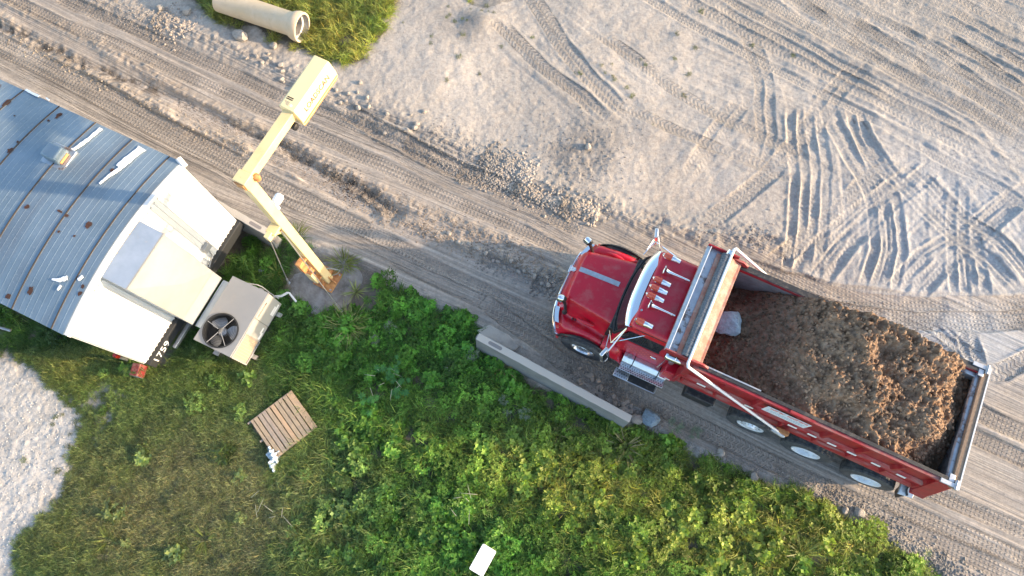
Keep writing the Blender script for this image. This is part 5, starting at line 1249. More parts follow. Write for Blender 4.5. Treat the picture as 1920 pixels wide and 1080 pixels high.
barrier((316,330),(506,438), "concrete barrier partly hidden behind the trailer's upper corner", slot=.86)
rk = MB(); rk.prism([(-.5,-.12),(-.1,-.22),(.5,-.1),(.55,.05),(.2,.16),(-.3,.15)], 0, .10); q_ = P(925, 645, 0)
o = rk.build("concrete_slab", M['concrete'], None, bevel=.02, loc=(q_.x+.1, q_.y+.16, 0)); o.rotation_euler = (0,.03,R(-30)); tag(o, "broken slab of concrete behind the near end of the clear barrier", "slab")

a = P(380, -12, .40); b_ = P(566, 50, .40); d_ = (b_-a).normalized(); an_ = math.atan2(d_.y, d_.x)
pt = thing("clay_pipe", "large pale clay sewer pipe in the grass with its open bell end", "pipe", (b_.x, b_.y, 0), an_)
rr_o = .31
pm = MB(); pm.lathe([(0,.335),(0,.385),(-.03,.395),(-.14,.392),(-.22,.37),(-.34,rr_o),(-2.45,rr_o),(-2.46,rr_o-.05)], (0,0,.36), (1,0,0), 48, False); pm.build("pipe_barrel", M['clay'], pt, ang=60)
pm = MB(); pm.lathe([(-.002,.335),(-.16,.325),(-.165,.262),(-2.46,.255)], (0,0,.36), (1,0,0), 40, False); pm.build("pipe_bore", M['pipe_in'], pt, ang=60)
pm = MB(); pm.lathe([(-.155,.328),(-.15,.30),(-.165,.285)], (0,0,.36), (1,0,0), 40, False); pm.build("inner_gasket", M['reflector'], pt, ang=60)

pa = P(545, 731, .14); pb = P(594, 800, .14); pc_ = P(462, 793, .14)
ux = (pb-pa); Lx = ux.length; an_ = math.atan2(ux.y, ux.x); Ly = (pc_-pa).length; cen = (pb+pc_)/2
pw = thing("wooden_pallet", "weathered wooden pallet lying in the weeds with one deck board missing", "pallet", (cen.x, cen.y, gz(cen.x, cen.y)+.03), an_)
print("pallet", Lx, Ly)
nb = 10; wds = [.135]+[.088]*8+[.06]; gap = (Ly*.93-sum(wds))/9; y = Ly/2
for k in range(nb):
    w_ = wds[k]; L_ = Lx/2-.01+random.uniform(-.006,.004)
    o = MB().box(-L_, L_, y-w_, y, .105, .125).build("deck_board", M[('wood3','wood','wood','wood','wood3','wood','wood2','wood2','wood','wood')[k]], pw, bevel=.003)
    o.rotation_euler = (random.uniform(-.01,.01),0,random.uniform(-.008,.008)); y -= w_+gap
for x in (-Lx/2+.02, 0, Lx/2-.02): MB().box(x-.02,x+.02,-Ly/2,Ly/2,.015,.104).build("stringer", M['wood2'], pw, bevel=.003)
for y in (-Ly/2+.05,-.25,.25,Ly/2-.05): MB().box(-Lx/2,Lx/2,y-.045,y+.045,-.005,.014).build("bottom_board", M['wood2'], pw, bevel=.003)
# plastic bag draped over the pallet corner
bgp = P(508, 856, .2); bg_o = None; n_ = 46; rows = []
for i in range(n_):
    r_ = []
    for j in range(n_):
        u = (i/(n_-1)-.5)*2; v = (j/(n_-1)-.5)*2
        a = math.atan2(v, u); rr0 = max(abs(u), abs(v)); wob_ = 1+.25*math.sin(a*3+1)+.14*math.sin(a*7)
        x = math.cos(a)*rr0*.17*wob_*.8; y_ = math.sin(a)*rr0*.27*wob_
        zf = .16*(1-rr0**2)+.05*math.sin(x*40+y_*12)*(1-rr0*.3)+.03*math.sin(y_*60-x*25)
        r_.append((x, y_, max(.0, zf+.06)))
    rows.append(r_)
bag = MB().grid(rows, .004).build("plastic_bag", M['bag'], None, ang=60, loc=(bgp.x, bgp.y, gz(bgp.x,bgp.y))); bag.rotation_euler = (0,0,R(12)); tag(bag, "crumpled pale blue plastic bag caught on the pallet's lower corner", "bag")
# white board
q1 = [P(905,1018,.25),P(929,1033,.25),P(908,1084,.25),P(879,1066,.25)]; cq = sum(q1, Vector())/4; e1 = (q1[1]-q1[0]); e2 = (q1[3]-q1[0]); an_ = math.atan2(e1.y, e1.x)
W_, H_ = e1.length*1.06, e2.length*1.0; poly = []
for cx, cy, a_ in ((W_/2-.03,H_/2-.03,0),(-W_/2+.03,H_/2-.03,90),(-W_/2+.03,-H_/2+.03,180),(W_/2-.03,-H_/2+.03,270)):
    for k in range(6): poly.append((cx+.03*math.cos(R(a_+18*k)), cy+.03*math.sin(R(a_+18*k))))
bd = MB().prism(poly, -.012, .012).build("white_board", M['lid'], None, bevel=.004, loc=(cq.x, cq.y, .26)); bd.rotation_euler = (0, R(9), an_); tag(bd, "blank white plastic board with rounded corners lying on the grass", "board")
# ============================================================ SCATTER (ground cover, gravel)
def hidden(name, meshes):
    c = bpy.data.collections.new(name)
    for i, me in enumerate(meshes):
        o = bpy.data.objects.new("%s_%02d" % (name, i), me); c.objects.link(o)
    return c
def scatter(name, pts, rot, scl, idx, tint, coll, label, mat_=None):
    me = bpy.data.meshes.new(name); me.vertices.add(len(pts)); me.vertices.foreach_set("co", np.asarray(pts, np.float32).ravel())
    for nm, ty, key, arr in (("rot",'FLOAT_VECTOR',"vector",rot),("scl",'FLOAT_VECTOR',"vector",scl),("idx",'INT',"value",idx),("tint",'FLOAT_COLOR',"color",tint)):
        a = me.attributes.new(nm, ty, 'POINT'); a.data.foreach_set(key, np.asarray(arr, np.int32 if ty == 'INT' else np.float32).ravel())
    o = bpy.data.objects.new(name, me); COL.objects.link(o); tag(o, label, kind='stuff')
    ng = bpy.data.node_groups.new(name, 'GeometryNodeTree'); ng.interface.new_socket("Geometry", in_out='INPUT', socket_type='NodeSocketGeometry'); ng.interface.new_socket("Geometry", in_out='OUTPUT', socket_type='NodeSocketGeometry')
    n, l = ng.nodes, ng.links; gi = n.new("NodeGroupInput"); go = n.new("NodeGroupOutput"); ip = n.new("GeometryNodeInstanceOnPoints")
    ci = n.new("GeometryNodeCollectionInfo"); ci.inputs["Collection"].default_value = coll; ci.inputs["Separate Children"].default_value = True; ci.inputs["Reset Children"].default_value = True
    l.new(gi.outputs[0], ip.inputs["Points"]); l.new(ci.outputs[0], ip.inputs["Instance"]); ip.inputs["Pick Instance"].default_value = True
    def na(nm, t): x = n.new("GeometryNodeInputNamedAttribute"); x.data_type = t; x.inputs["Name"].default_value = nm; return x.outputs[0]
    er = n.new("FunctionNodeEulerToRotation"); l.new(na("rot",'FLOAT_VECTOR'), er.inputs[0]); l.new(er.outputs[0], ip.inputs["Rotation"])
    l.new(na("scl",'FLOAT_VECTOR'), ip.inputs["Scale"]); l.new(na("idx",'INT'), ip.inputs["Instance Index"]); l.new(ip.outputs[0], go.inputs[0])
    md = o.modifiers.new("scatter", 'NODES'); md.node_group = ng; return o
def leafmat(name, rough=.55, trans=.35):
    m, n, l, b = newmat(name)
    a = n.new("ShaderNodeAttribute"); a.attribute_type = 'INSTANCER'; a.attribute_name = "tint"
    v = n.new("ShaderNodeAttribute"); v.attribute_name = "leaf"
    c = mixc(n, l, 1.0, a.outputs["Color"], v.outputs["Color"], 'MULTIPLY')
    l.new(c, b.inputs["Base Color"]); b.inputs["Roughness"].default_value = rough; b.inputs["Specular IOR Level"].default_value = .35
    tr_ = n.new("ShaderNodeBsdfTranslucent"); l.new(mixc(n, l, 1.0, c, (1.1,1.3,.5), 'MULTIPLY'), tr_.inputs[0])
    mx = n.new("ShaderNodeMixShader"); mx.inputs[0].default_value = trans; l.new(b.outputs[0], mx.inputs[1]); l.new(tr_.outputs[0], mx.inputs[2])
    l.new(mx.outputs[0], n["Material Output"].inputs[0]); return m
M['leaf'] = leafmat("leaf")
def plantmat(name, c, c2, trans=.3):
    m, n, l, b = newmat(name); tc = n.new("ShaderNodeTexCoord").outputs["Object"]
    v = n.new("ShaderNodeAttribute"); v.attribute_name = "leaf"
    cc = mixc(n, l, ramp(n, l, noise(n, l, tc, 8, 3), .35, .65), c, c2); cc = mixc(n, l, 1.0, cc, v.outputs["Color"], 'MULTIPLY')
    l.new(cc, b.inputs["Base Color"]); b.inputs["Roughness"].default_value = .5
    tr_ = n.new("ShaderNodeBsdfTranslucent"); l.new(cc, tr_.inputs[0]); mx = n.new("ShaderNodeMixShader"); mx.inputs[0].default_value = trans
    l.new(b.outputs[0], mx.inputs[1]); l.new(tr_.outputs[0], mx.inputs[2]); l.new(mx.outputs[0], n["Material Output"].inputs[0]); return m
class Leaves:
    def __init__(s): s.v = []; s.f = []; s.c = []
    def quadstrip(s, pts, ws, side, col):
        """blade: centre points, half widths, side vector"""
        o = len(s.v)
        for i, (p, w) in enumerate(zip(pts, ws)):
            s.v.append(tuple(p-side*w)); s.v.append(tuple(p+side*w)); s.c += [col, col]
        for i in range(len(pts)-1): s.f.append((o+2*i, o+2*i+1, o+2*i+3, o+2*i+2))
    def blade(s, base, az, L, lean, curl, w, col, n=3):
        d = Vector((math.cos(az), math.sin(az), 0)); side = Vector((-d.y, d.x, 0)); p = Vector(base); a = lean; pts = [p.copy()]
        for i in range(n):
            p = p+(d*math.sin(a)+Vector((0,0,1))*math.cos(a))*(L/n); a += curl/n; pts.append(p.copy())
        ws = [w*(.8 if i == 0 else 1 if i < n-1 else .6 if i < n else .05)/2 for i in range(n+1)]
        s.quadstrip(pts, ws, side, col)
    def leaf(s, base, az, tilt, L, W, col, roll=0):
        d = Vector((math.cos(az)*math.cos(tilt), math.sin(az)*math.cos(tilt), math.sin(tilt))); side = Vector((-math.sin(az), math.cos(az), roll)).normalized()
        b = Vector(base); o = len(s.v); up = d.cross(side)
        for p in (b, b+d*L*.45-side*W*.5-up*.0, b+d*L*.5+up*(-W*.12), b+d*L*.45+side*W*.5, b+d*L): s.v.append(tuple(p)); s.c.append(col)
        s.f += [(o, o+1, o+2), (o, o+2, o+3), (o+1, o+4, o+2), (o+2, o+4, o+3)]
    def mesh(s, name, m):
        me = bpy.data.meshes.new(name); me.from_pydata(s.v, [], s.f); me.update()
        a = me.attributes.new("leaf", 'FLOAT_COLOR', 'POINT'); a.data.foreach_set("color", np.array([(q,q,q,1) if isinstance(q, float) else (*q,1) for q in s.c], np.float32).ravel())
        me.materials.append(m); me.shade_smooth(); return me
def g_clump(seed, n, rad, L, lean, curl, w, dry=.08):
    rr = random.Random(seed); lv = Leaves(); main = rr.uniform(0, 6.28)
    for k in range(n):
        a = rr.uniform(0, 6.28); r_ = rad*math.sqrt(rr.random()); az = main+rr.gauss(0, 1.3)
        s_ = rr.uniform(.55, 1.35); c = (1.9*s_,1.45*s_,1.2*s_) if rr.random() < dry else (s_, s_*rr.uniform(.9,1.1), s_*rr.uniform(.7,1.2))
        lv.blade((math.cos(a)*r_, math.sin(a)*r_, 0), az, L*rr.uniform(.5,1.3), rr.gauss(lean,.3), curl*rr.uniform(.5,1.5), w*rr.uniform(.7,1.3), c, 3)
    return lv.mesh("grass_clump", M['leaf'])
def w_clump(seed, n, rad, L, W, hgt):
    rr = random.Random(seed); lv = Leaves()
    for st_ in range(n):
        a = rr.uniform(0,6.28); r_ = rad*math.sqrt(rr.random()); bx, by = math.cos(a)*r_, math.sin(a)*r_; hz = hgt*(1-.6*(r_/rad)**2)*rr.uniform(.5,1.1)
        k = rr.randint(5,8); a0 = rr.uniform(0,6); sh_ = rr.uniform(.6,1.35)
        for i in range(k):
            s_ = sh_*rr.uniform(.8,1.2); lv.leaf((bx,by,hz+rr.uniform(-.02,.01)), a0+i*6.28/k+rr.uniform(-.3,.3), rr.uniform(-.35,.6), L*rr.uniform(.7,1.25), W*rr.uniform(.7,1.2), (s_, s_, s_*rr.uniform(.7,1.1)), rr.uniform(-.3,.3))
        for i in range(3):
            s_ = .6*sh_; lv.leaf((bx+rr.uniform(-.03,.03),by+rr.uniform(-.03,.03),hz*.4), rr.uniform(0,6.28), rr.uniform(-.3,.3), L, W, (s_,s_,s_))
    return lv.mesh("weed_clump", M['leaf'])
G_protos = [g_clump(i, 62, .13, .17, .95, .9, .009) for i in range(5)] + [g_clump(20+i, 70, .12, .26, .8, 1.1, .011, .12) for i in range(4)]
W_protos = [w_clump(i, 26, .13, .048, .026, .16) for i in range(4)] + [w_clump(30+i, 13, .12, .06, .052, .12) for i in range(3)] + [w_clump(50+i, 60, .14, .028, .013, .17) for i in range(3)]
GC = hidden("grass_clump", G_protos); WC = hidden("weed_clump", W_protos)
def sample(n, x0=-15, x1=15, y0=-2.6, y1=14.2, seed=0):
    rs_ = np.random.RandomState(seed); x = rs_.uniform(x0, x1, n); y = rs_.uniform(y0, y1, n); return x, y, rs_
# keep-out: trailer, cooling unit, barriers, pallet
def keep(x, y):
    k = np.ones(x.shape, bool)
    def rect(cx, cy, an_, hx_, hy_):
        dx = x-cx; dy = y-cy; u = dx*math.cos(an_)+dy*math.sin(an_); v = -dx*math.sin(an_)+dy*math.cos(an_); return (np.abs(u) < hx_) & (np.abs(v) < hy_)
    k &= ~rect(mid.x-math.cos(ang_t)*LT/2, mid.y-math.sin(ang_t)*LT/2, ang_t, LT/2+.02, hw+.02)
    k &= ~rect(am.x, am.y, ang_t, aw+.06, al+.05)
    k &= ~rect(cen.x, cen.y, pw.rotation_euler[2], Lx/2+.04, Ly/2+.02)
    for o in bpy.data.objects:
        if o.name.startswith("concrete_barrier"): k &= ~rect(o.location.x, o.location.y, o.rotation_euler[2], 1.95 if 'clear' in o["label"] else 1.75, .16)
    k &= ~rect(cq.x, cq.y, bd.rotation_euler[2], .2, .3)
    k &= ~rect(bgp.x, bgp.y, R(12), .17, .2)
    k &= ~rect(pt.location.x-math.cos(pt.rotation_euler[2])*1.2, pt.location.y-math.sin(pt.rotation_euler[2])*1.2, pt.rotation_euler[2], 1.24, .34)
    return k
def lush(px, py, x, y):
    # how weedy (1) or grassy (0)
    w = sst(520, 700, px+60*(fbm(x,y,.8,3,301)-.5))*.75 + .5*np.exp(-(((px-480)/70)**2+((py-470)/50)**2)) + .35*np.exp(-(((px-500)/160)**2+((py-640)/60)**2))
    return np.clip(w*(.45+1.1*fbm(x, y, .7, 3, 305)), 0, 1)
def tint_of(px, py, x, y, rs_, n):
    g = np.array([.115,.205,.044]); dk = np.array([.068,.145,.038]); yl = np.array([.34,.33,.085]); br = np.array([.22,.22,.12]); lm = np.array([.105,.26,.036])
    f = fbm(x, y, .9, 4, 311)[:, None]; t = dk*(1-sst(.35,.6,f))+g*sst(.35,.6,f)
    lu = lush(px, py, x, y)[:, None]; t = t*(1-lu*.6)+lm*lu*.6
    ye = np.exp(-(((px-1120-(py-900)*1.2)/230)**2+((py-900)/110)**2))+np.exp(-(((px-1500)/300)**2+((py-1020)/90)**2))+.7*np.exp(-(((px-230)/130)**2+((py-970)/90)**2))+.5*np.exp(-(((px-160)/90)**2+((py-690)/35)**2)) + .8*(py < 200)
    ye = np.clip(ye*(.1+1.8*fbm(x, y, .5, 4, 320)), 0, 1)[:, None]; t = t*(1-ye*.8)+yl*ye*.8  # yellow paints the sunlit stretches of the verge into the blade tint
    wo = np.exp(-(((px-420)/260)**2+((py-960)/140)**2))[:, None]*fbm(x, y, .5, 3, 322)[:, None]*1.9+.25*(px < 500)[:, None]*(py > 650)[:, None]; wo = np.clip(wo, 0, .85); t = t*(1-wo)+br*wo
    t = t*rs_.uniform(.5, 1.6, (n, 1)); return np.concatenate([t, np.ones((n, 1))], 1)
def place(x, y, rs_, n, smin, smax, tilt=.15):
    rot = np.stack([rs_.normal(0, tilt, n), rs_.normal(0, tilt, n), rs_.uniform(0, 6.283, n)], -1)
    s = rs_.uniform(smin, smax, n)[:, None]*np.ones((1, 3)); return rot, s
# grass
x, y, rs_ = sample(46000, seed=5); xe, ye_, _q = sample(16000, -11.5, -4.0, -2.6, 3.5, seed=15); x = np.concatenate([x, xe]); y = np.concatenate([y, ye_]); px, py = to_px(x, y); d = grass_density(px, py, x, y); lu = lush(px, py, x, y)
k = keep(x, y) & (rs_.rand(len(x)) < d*(1-.5*lu)*1.0) & (d > .05); x, y = x[k], y[k]; px, py = px[k], py[k]; d = d[k]; n_ = len(x)
rot, s = place(x, y, rs_, n_, .7, 1.25); s *= (.55+.45*d)[:, None]
# trodden left part is shorter
left = sst(640, 420, px)*sst(560,700,py); s[:, :] *= (1-.28*left)[:, None]
idx = np.where((rs_.rand(n_) < .25+.5*(py < 150)) & (left < .6), rs_.randint(5, 9, n_), rs_.randint(0, 5, n_))
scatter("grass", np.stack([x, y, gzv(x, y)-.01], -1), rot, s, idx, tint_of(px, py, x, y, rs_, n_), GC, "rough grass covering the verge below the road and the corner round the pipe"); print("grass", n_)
# weeds
x, y, rs_ = sample(22000, seed=6); px, py = to_px(x, y); d = grass_density(px, py, x, y); lu = lush(px, py, x, y)
k = keep(x, y) & (rs_.rand(len(x)) < d*np.clip(lu*1.1+.05, 0, 1)*.62) & (py > 300); x, y = x[k], y[k]; px, py = px[k], py[k]; n_ = len(x)
rot, s = place(x, y, rs_, n_, .55, 1.9); fi = fbm(x, y, .6, 3, 330); idx = np.where(fi > .53, rs_.randint(4, 7, n_), np.where(fi < .42, rs_.randint(7, 10, n_), rs_.randint(0, 4, n_)))
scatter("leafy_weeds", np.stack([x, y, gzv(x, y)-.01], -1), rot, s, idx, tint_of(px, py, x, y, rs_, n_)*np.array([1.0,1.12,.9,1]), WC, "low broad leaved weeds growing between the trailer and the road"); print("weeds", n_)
# sparse tufts in the lot and on the fringe
x, y, rs_ = sample(9000, seed=8); xe, ye_, _q = sample(5000, -11.5, -7.5, -2.6, 3.5, seed=18); x = np.concatenate([x, xe]); y = np.concatenate([y, ye_]); px, py = to_px(x, y)
pr_ = .8*inpoly(px, py, SPARSE)+.35*np.exp(-(((px-1190)/120)**2+((py-140)/90)**2))*(fbm(x,y,.4,3,340) > .52)+.25*np.exp(-(((px-1450)/50)**2+((py-150)/60)**2))+.25*np.exp(-(((px-880)/90)**2+((py-90)/60)**2))*(fbm(x,y,.3,3,341)>.5)+.5*np.exp(-(((px-150)/70)**2+((py-760)/90)**2))*(fbm(x,y,.3,3,342)>.45)
k = rs_.rand(len(x)) < pr_*.55; x, y = x[k], y[k]; px, py = px[k], py[k]; n_ = len(x); rot, s = place(x, y, rs_, n_, .25, .6)
tn = np.concatenate([np.array([.12,.15,.055])*rs_.uniform(.6,1.3,(n_,1)), np.ones((n_,1))], 1)
scatter("sparse_grass", np.stack([x, y, gzv(x, y)-.005], -1), rot, s, rs_.randint(0, 5, n_), tn, GC, "thin dry grass tufts dotted over the pale lot"); print("sparse", n_)
# gravel along banks, in the trench and over the lot
m = M['gravel'].copy(); 
gm_, n, l, b = newmat("loose_stone"); a = n.new("ShaderNodeAttribute"); a.attribute_type = 'INSTANCER'; a.attribute_name = "tint"; l.new(a.outputs["Color"], b.inputs["Base Color"]); b.inputs["Roughness"].default_value = .95; b.inputs["Specular IOR Level"].default_value = .15
pr0 = [stone_mesh(200+i, .5, 1, .6, .75) for i in range(8)]
for q_ in pr0: q_.materials.append(gm_)
SCOL = hidden("loose_stone", pr0)
def along(W_, n, sp, seed):
    rs_ = np.random.RandomState(seed); P_ = np.array(W_); L = np.hypot(*(P_[1:]-P_[:-1]).T); i = rs_.choice(len(L), n, p=L/L.sum()); t = rs_.rand(n)[:, None]
    p = P_[i]*(1-t)+P_[i+1]*t; nrm = np.stack([-(P_[i+1]-P_[i])[:, 1], (P_[i+1]-P_[i])[:, 0]], -1)/L[i][:, None]; return p+nrm*rs_.normal(0, sp, n)[:, None]
pts = []; sz = []; cl = []
def addst(p, s0, s1, c, seed, pw_=2.2):
    rs_ = np.random.RandomState(seed); n = len(p); q_ = s0+(s1-s0)*rs_.rand(n)**pw_*1.0; pts.append(p); sz.append(q_); cl.append(np.array(c)*rs_.uniform(.65,1.25,(n,1)))
addst(along(UP_BERM[3:11], 5200, .26, 1), .012, .11, (.33,.30,.265), 1, 6); addst(along(UP_BERM[9:], 1300, .20, 21), .010, .055, (.33,.29,.25), 21, 4); addst(along(UP_BERM[:4], 1500, .28, 22), .018, .11, (.33,.29,.25), 22, 4); addst(along(UP_BERM2, 2600, .13, 2), .02, .13, (.37,.32,.265), 2, 2.5)
addst(along(MED2, 2600, .10, 3), .012, .065, (.20,.17,.14), 3, 2.5); addst(along(MED1, 3200, .15, 4), .012, .06, (.31,.25,.19), 4); addst(along(MED3, 2400, .13, 5), .012, .05, (.31,.25,.19), 5)
addst(along(LOW_EDGE, 5200, .17, 6), .012, .09, (.30,.27,.235), 6, 3)
addst(along(wl([(1060,685),(1130,722),(1200,780),(1240,800)]), 700, .13, 7), .03, .14, (.24,.21,.18), 7, 2)
addst(along(wl([(830,445),(900,478),(1000,525),(1050,545)]), 900, .16, 8), .02, .12, (.27,.25,.225), 8, 2); addst(along(wl([(930,330),(1050,380),(1150,400)]), 420, .25, 9), .012, .07, (.33,.29,.24), 9, 2)
rs_ = np.random.RandomState(31)
def blob(cx, cy, rx, ry, n): return np.array([list(P(cx+rs_.normal(0,rx), cy+rs_.normal(0,ry))[:2]) for _ in range(n)])
addst(blob(1090,290,50,45,1100), .012, .06, (.28,.26,.235), 10, 2.5)
addst(np.array([list(P(rs_.uniform(660,1920), rs_.uniform(0,430))[:2]) for _ in range(3800)]), .008, .035, (.37,.35,.32), 11, 2)
addst(np.array([list(P(rs_.uniform(-40,150), rs_.uniform(680,1080))[:2]) for _ in range(2600)]), .012, .05, (.46,.45,.43), 12, 2)
addst(np.array([list(P(a_, b_)[:2]) for a_, b_ in ((1480+rs_.normal(0,60), 575+rs_.normal(0,14)) for _ in range(420))]), .015, .07, (.30,.27,.23), 13, 2)
addst(np.array([list(P(a_, b_)[:2]) for a_, b_ in ((t*480, 60+t*230+rs_.normal(0,12)) for t in rs_.rand(900))]), .015, .08, (.30,.26,.21), 15, 3)
addst(np.array([list(P(a_, b_)[:2]) for a_, b_ in ((rs_.uniform(0,1900), rs_.uniform(0,1000)) for _ in range(2600))]), .006, .02, (.22,.2,.18), 14, 2)
addst(along(MED2[8:], 900, .10, 41), .008, .032, (.055,.045,.035), 41, 2); addst(np.array([list(P(655+rs_.normal(0,9), 348+rs_.normal(0,16))[:2]) for _ in range(260)]), .012, .05, (.05,.035,.028), 42, 2); addst(np.array([list(P(640+rs_.normal(0,45), 355+rs_.normal(0,22))[:2]) for _ in range(260)]), .008, .03, (.08,.065,.05), 43, 2)
p = np.concatenate(pts); s = np.concatenate(sz); c = np.concatenate(cl)
gpx, gpy = to_px(p[:, 0], p[:, 1]); kd = grass_density(gpx, gpy, p[:, 0], p[:, 1]); kk = (kd < .35) & keep(p[:, 0], p[:, 1]); p, s, c = p[kk], s[kk], c[kk]; n_ = len(p)
z = gzv(p[:, 0], p[:, 1])+s*.04
rot = np.stack([rs_.normal(0,.3,n_), rs_.normal(0,.3,n_), rs_.uniform(0,6.28,n_)], -1); sc3 = s[:, None]*rs_.uniform(.6,1.15,(n_,3))
scatter("gravel", np.stack([p[:, 0], p[:, 1], z], -1), rot, sc3, rs_.randint(0, 8, n_), np.concatenate([c, np.ones((n_,1))], 1), SCOL, "loose stones and rubble along the banks of the haul road"); print("gravel", n_)
# clods on the load
n_ = 5200; lx_ = rs_.uniform(-6.85,-2.1,n_); ly_ = rs_.uniform(-1.03,1.03,n_); s = .012+.085*rs_.rand(n_)**3.2; lz_ = load_z(lx_, ly_)
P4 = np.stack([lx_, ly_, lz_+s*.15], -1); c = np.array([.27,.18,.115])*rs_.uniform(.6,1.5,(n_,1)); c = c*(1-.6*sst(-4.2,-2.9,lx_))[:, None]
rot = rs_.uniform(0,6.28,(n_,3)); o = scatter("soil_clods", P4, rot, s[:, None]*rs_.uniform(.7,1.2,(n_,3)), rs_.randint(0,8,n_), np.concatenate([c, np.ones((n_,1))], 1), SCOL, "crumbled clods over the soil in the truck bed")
o.matrix_world = MT

# ============================================================ INDIVIDUAL PLANTS
def put(me, px, py, name, label, cat, group=None, s=1.0, rz=None):
    q_ = P(px, py, 0); o = bpy.data.objects.new(name, me); COL.objects.link(o); o.location = (q_.x, q_.y, gz(q_.x, q_.y)); o.scale = (s, s, s); o.rotation_euler = (0,0,random.uniform(0,6) if rz is None else rz)
    return tag(o, label, cat, group)
M['tuft'] = plantmat("tuft_blade", (.19,.21,.045), (.12,.17,.035)); M['tuft_dry'] = plantmat("dry_blade", (.30,.26,.12), (.20,.19,.08)); M['tuft_pale'] = plantmat("pale_blade", (.27,.29,.12), (.20,.24,.08))
M['silver'] = plantmat("silver_leaf", (.22,.27,.18), (.16,.21,.14)); M['palm'] = plantmat("palmate_leaf", (.045,.16,.030), (.055,.19,.035)); M['stalk'] = plantmat("pale_stalk", (.42,.44,.28), (.5,.45,.34)); M['fern'] = plantmat("feathery_leaf", (.12,.17,.03), (.085,.14,.025))
def tuft(seed, n, L, w, m, lean=1.0, curl=.5, rad=.04):
    rr = random.Random(seed); lv = Leaves()
    for k in range(n):
        a = rr.uniform(0,6.28); s_ = rr.uniform(.65,1.4); lv.blade((math.cos(a)*rad*rr.random(), math.sin(a)*rad*rr.random(), .01), a+rr.uniform(-.5,.5), L*rr.uniform(.55,1.15), rr.uniform(.35,lean+.3), curl*rr.uniform(.3,1.4), w*rr.uniform(.7,1.2), (s_, s_, s_*.9), 5)
    return lv.mesh("spiky_tuft", M[m])
put(tuft(1,34,.40,.024,'tuft'), 1127, 880, "spiky_tuft", "bright star shaped tuft of long blades in the yellow weeds below the barrier", "grass tuft")
put(tuft(2,42,.48,.024,'tuft_dry'), 1172, 838, "spiky_tuft", "big tuft of long pale blades with dry straw at its heart below the barrier's end", "grass tuft")
put(tuft(3,26,.40,.020,'tuft'), 1092, 850, "spiky_tuft", "small yellow green star tuft just left of the bright star shaped one", "grass tuft")
put(tuft(4,30,.36,.018,'tuft_dry'), 1046, 816, "spiky_tuft", "thin dry tuft with dark gaps below the middle of the barrier", "grass tuft")
put(tuft(5,40,.36,.016,'tuft'), 520, 513, "spiky_tuft", "tuft of arching blades by the near guy wire anchor", "grass tuft")
put(tuft(6,44,.34,.016,'tuft_pale'), 668, 548, "spiky_tuft", "pale tuft at the right edge of the mast's footing", "grass tuft")
put(tuft(7,90,.46,.014,'tuft',1.2,.9,.2), 645, 495, "spiky_tuft", "dense tuft of long grass between the mast base and the road", "grass tuft")
put(tuft(8,110,.50,.014,'tuft_pale',1.3,.8,.28), 652, 612, "spiky_tuft", "broad fan of straw coloured grass below the outer guy anchor", "grass tuft")
put(tuft(9,60,.5,.018,'tuft',1.2,.8,.15), 1500, 1040, "spiky_tuft", "lime green tuft of long blades near the bottom right of the verge", "grass tuft")
put(tuft(10,50,.42,.018,'tuft',1.2,.8,.12), 1375, 965, "spiky_tuft", "lime green tuft in the verge below the pusher wheel", "grass tuft")
put(tuft(11,46,.36,.016,'tuft',1.1,.7,.1), 860, 1085, "spiky_tuft", "green tuft at the bottom edge left of the white board", "grass tuft")
put(tuft(12,46,.34,.016,'tuft',1.1,.7,.1), 385, 1010, "spiky_tuft", "bright green tuft in the worn grass near the bottom, right one of two", "grass tuft")
put(tuft(13,46,.32,.016,'tuft',1.1,.7,.1), 205, 1012, "spiky_tuft", "bright green tuft in the worn grass near the bottom, left one of two", "grass tuft")
put(tuft(14,34,.36,.016,'tuft_dry',1.1,.7,.1), 945, 690, "spiky_tuft", "dry straw tuft at the foot of the barrier's shaded side", "grass tuft")
put(tuft(15,70,.40,.014,'tuft',1.2,.8,.2), 555, 445, "spiky_tuft", "long grass tuft under the mast beside the far barrier's end", "grass tuft")
def silver(seed):
    rr = random.Random(seed); lv = Leaves()
    for st_ in range(16):
        a = rr.uniform(0,6.28); r_ = .13*math.sqrt(rr.random()); bx, by, bz = math.cos(a)*r_, math.sin(a)*r_, rr.uniform(.12,.26)
        for i in range(26):
            s_ = rr.uniform(.7,1.3); lv.leaf((bx+rr.gauss(0,.018),by+rr.gauss(0,.018),bz+rr.uniform(-.05,.03)), rr.uniform(0,6.28), rr.uniform(-.1,1.0), .045*rr.uniform(.6,1.2), .009, (s_,s_,s_))
    return lv.mesh("silvery_weed", M['silver'])
for k, (px, py, s_, lb) in enumerate([(735,618,1.1,"large silvery grey weed in the green patch above the palmate leaves"),(708,642,.85,"smaller silvery weed left of the large one above the palmate leaves"),(890,668,1.1,"silvery weed at the foot of the barrier's near end"),
        (846,690,.8,"small silvery weed a step left of the barrier's near end"),(985,778,1.0,"silvery weed right of the bare soil patch below the barrier"),(950,775,.7,"small silvery weed next to the bare soil patch below the barrier"),(1262,800,1.25,"grey green weed beside the large boulder"),(1300,812,1.0,"dusty grey weed at the road edge right of the boulder"),(945,752,.8,"silvery weed between the barrier and the bare soil patch")]):
    put(silver(k), px, py, "silvery_weed", lb, "weed", None, s_)
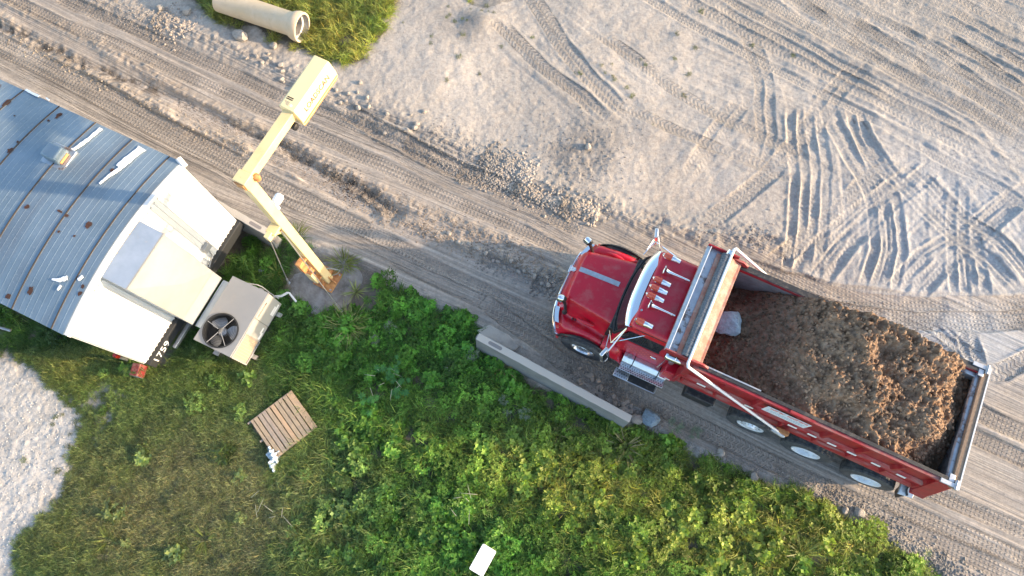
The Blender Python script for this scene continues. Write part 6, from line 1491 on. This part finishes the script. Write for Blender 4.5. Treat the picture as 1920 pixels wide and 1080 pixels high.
def palmate(seed, n=9, rad=.26):
    rr = random.Random(seed); lv = Leaves()
    for k in range(n):
        a = rr.uniform(0,6.28); r_ = rad*(.25+.75*rr.random()); cx, cy, cz = math.cos(a)*r_, math.sin(a)*r_, rr.uniform(.25,.45); a0 = a; S = rr.uniform(.09,.14)
        for i in range(8):
            t = (i-3.5)/3.5; L = S*(1-.35*abs(t)); s_ = rr.uniform(.8,1.25); lv.leaf((cx,cy,cz), a0+t*2.4, rr.uniform(-.25,.05), L, L*.34, (s_,s_,s_*1.1))
        lv.blade((0,0,.02), a, math.hypot(r_, cz), math.atan2(r_, cz), 0.0, .008, (.9,1.6,.9), 2)
    return lv.mesh("palmate_weed", M['palm'])
put(palmate(1,12,.30), 730, 690, "palmate_weed", "palmate leaved weed with pale stalks, uppermost of the three in the green patch", "weed")
put(palmate(2,10,.26), 750, 728, "palmate_weed", "palmate leaved weed in the middle of the green patch", "weed")
put(palmate(3,9,.26), 700, 762, "palmate_weed", "palmate leaved weed low on the left of the green patch", "weed")
def stalks(seed, n=6):
    rr = random.Random(seed); lv = Leaves()
    for k in range(n): lv.blade((rr.uniform(-.3,.3), rr.uniform(-.3,.3), rr.uniform(.2,.4)), rr.uniform(0,6.28), rr.uniform(.15,.4), 1.3, .5, .012, 1.0, 5)
    return lv.mesh("dead_stalks", M['stalk'])
put(stalks(1,9), 725, 715, "dead_stalks", "bleached bent stalks lying over the palmate leaved weeds", "stalks"); put(stalks(2,7), 508, 950, "dead_stalks", "bleached straw stalks below the pallet", "stalks"); put(stalks(3,6), 880, 955, "dead_stalks", "thin seed stalks lying above the white board", "stalks")
def fern(seed):
    rr = random.Random(seed); lv = Leaves()
    for k in range(11):
        a = rr.uniform(0,6.28); L = rr.uniform(.2,.36); lv.blade((0,0,0), a, .3, .5, .9, .01, 1.0, 3)
        for i in range(14):
            t = (i+1)/14; p_ = Vector((math.cos(a)*L*t, math.sin(a)*L*t, .12+.22*math.sin(t*2.2)))
            for sd_ in (-1, 1): s_ = rr.uniform(.7,1.4); lv.leaf(p_, a+sd_*1.0, rr.uniform(-.2,.2), .06*(1-.6*t), .018, (s_,s_,s_))
    return lv.mesh("feathery_weed", M['fern'])
put(fern(1), 268, 690, "feathery_weed", "yellow green feathery weed growing over the red box by the trailer corner", "weed", None, 1.1); put(fern(2), 335, 655, "feathery_weed", "feathery weed right of the painted number on the trailer's frame", "weed"); put(fern(3), 390, 690, "feathery_weed", "feathery weed below the cooling unit's lower corner", "weed")
TINY = ("step_perforation","small_print","hand_holes","wheel_nuts","diamond_decal","checker_decal","sign_lettering","foam_sealant","anchor_bolt","seats_and_dashboard","paper_sheet","guard_wire")
for o in list(bpy.data.objects):
    if o.name.split(".")[0] in TINY: o["kind"] = 'stuff'
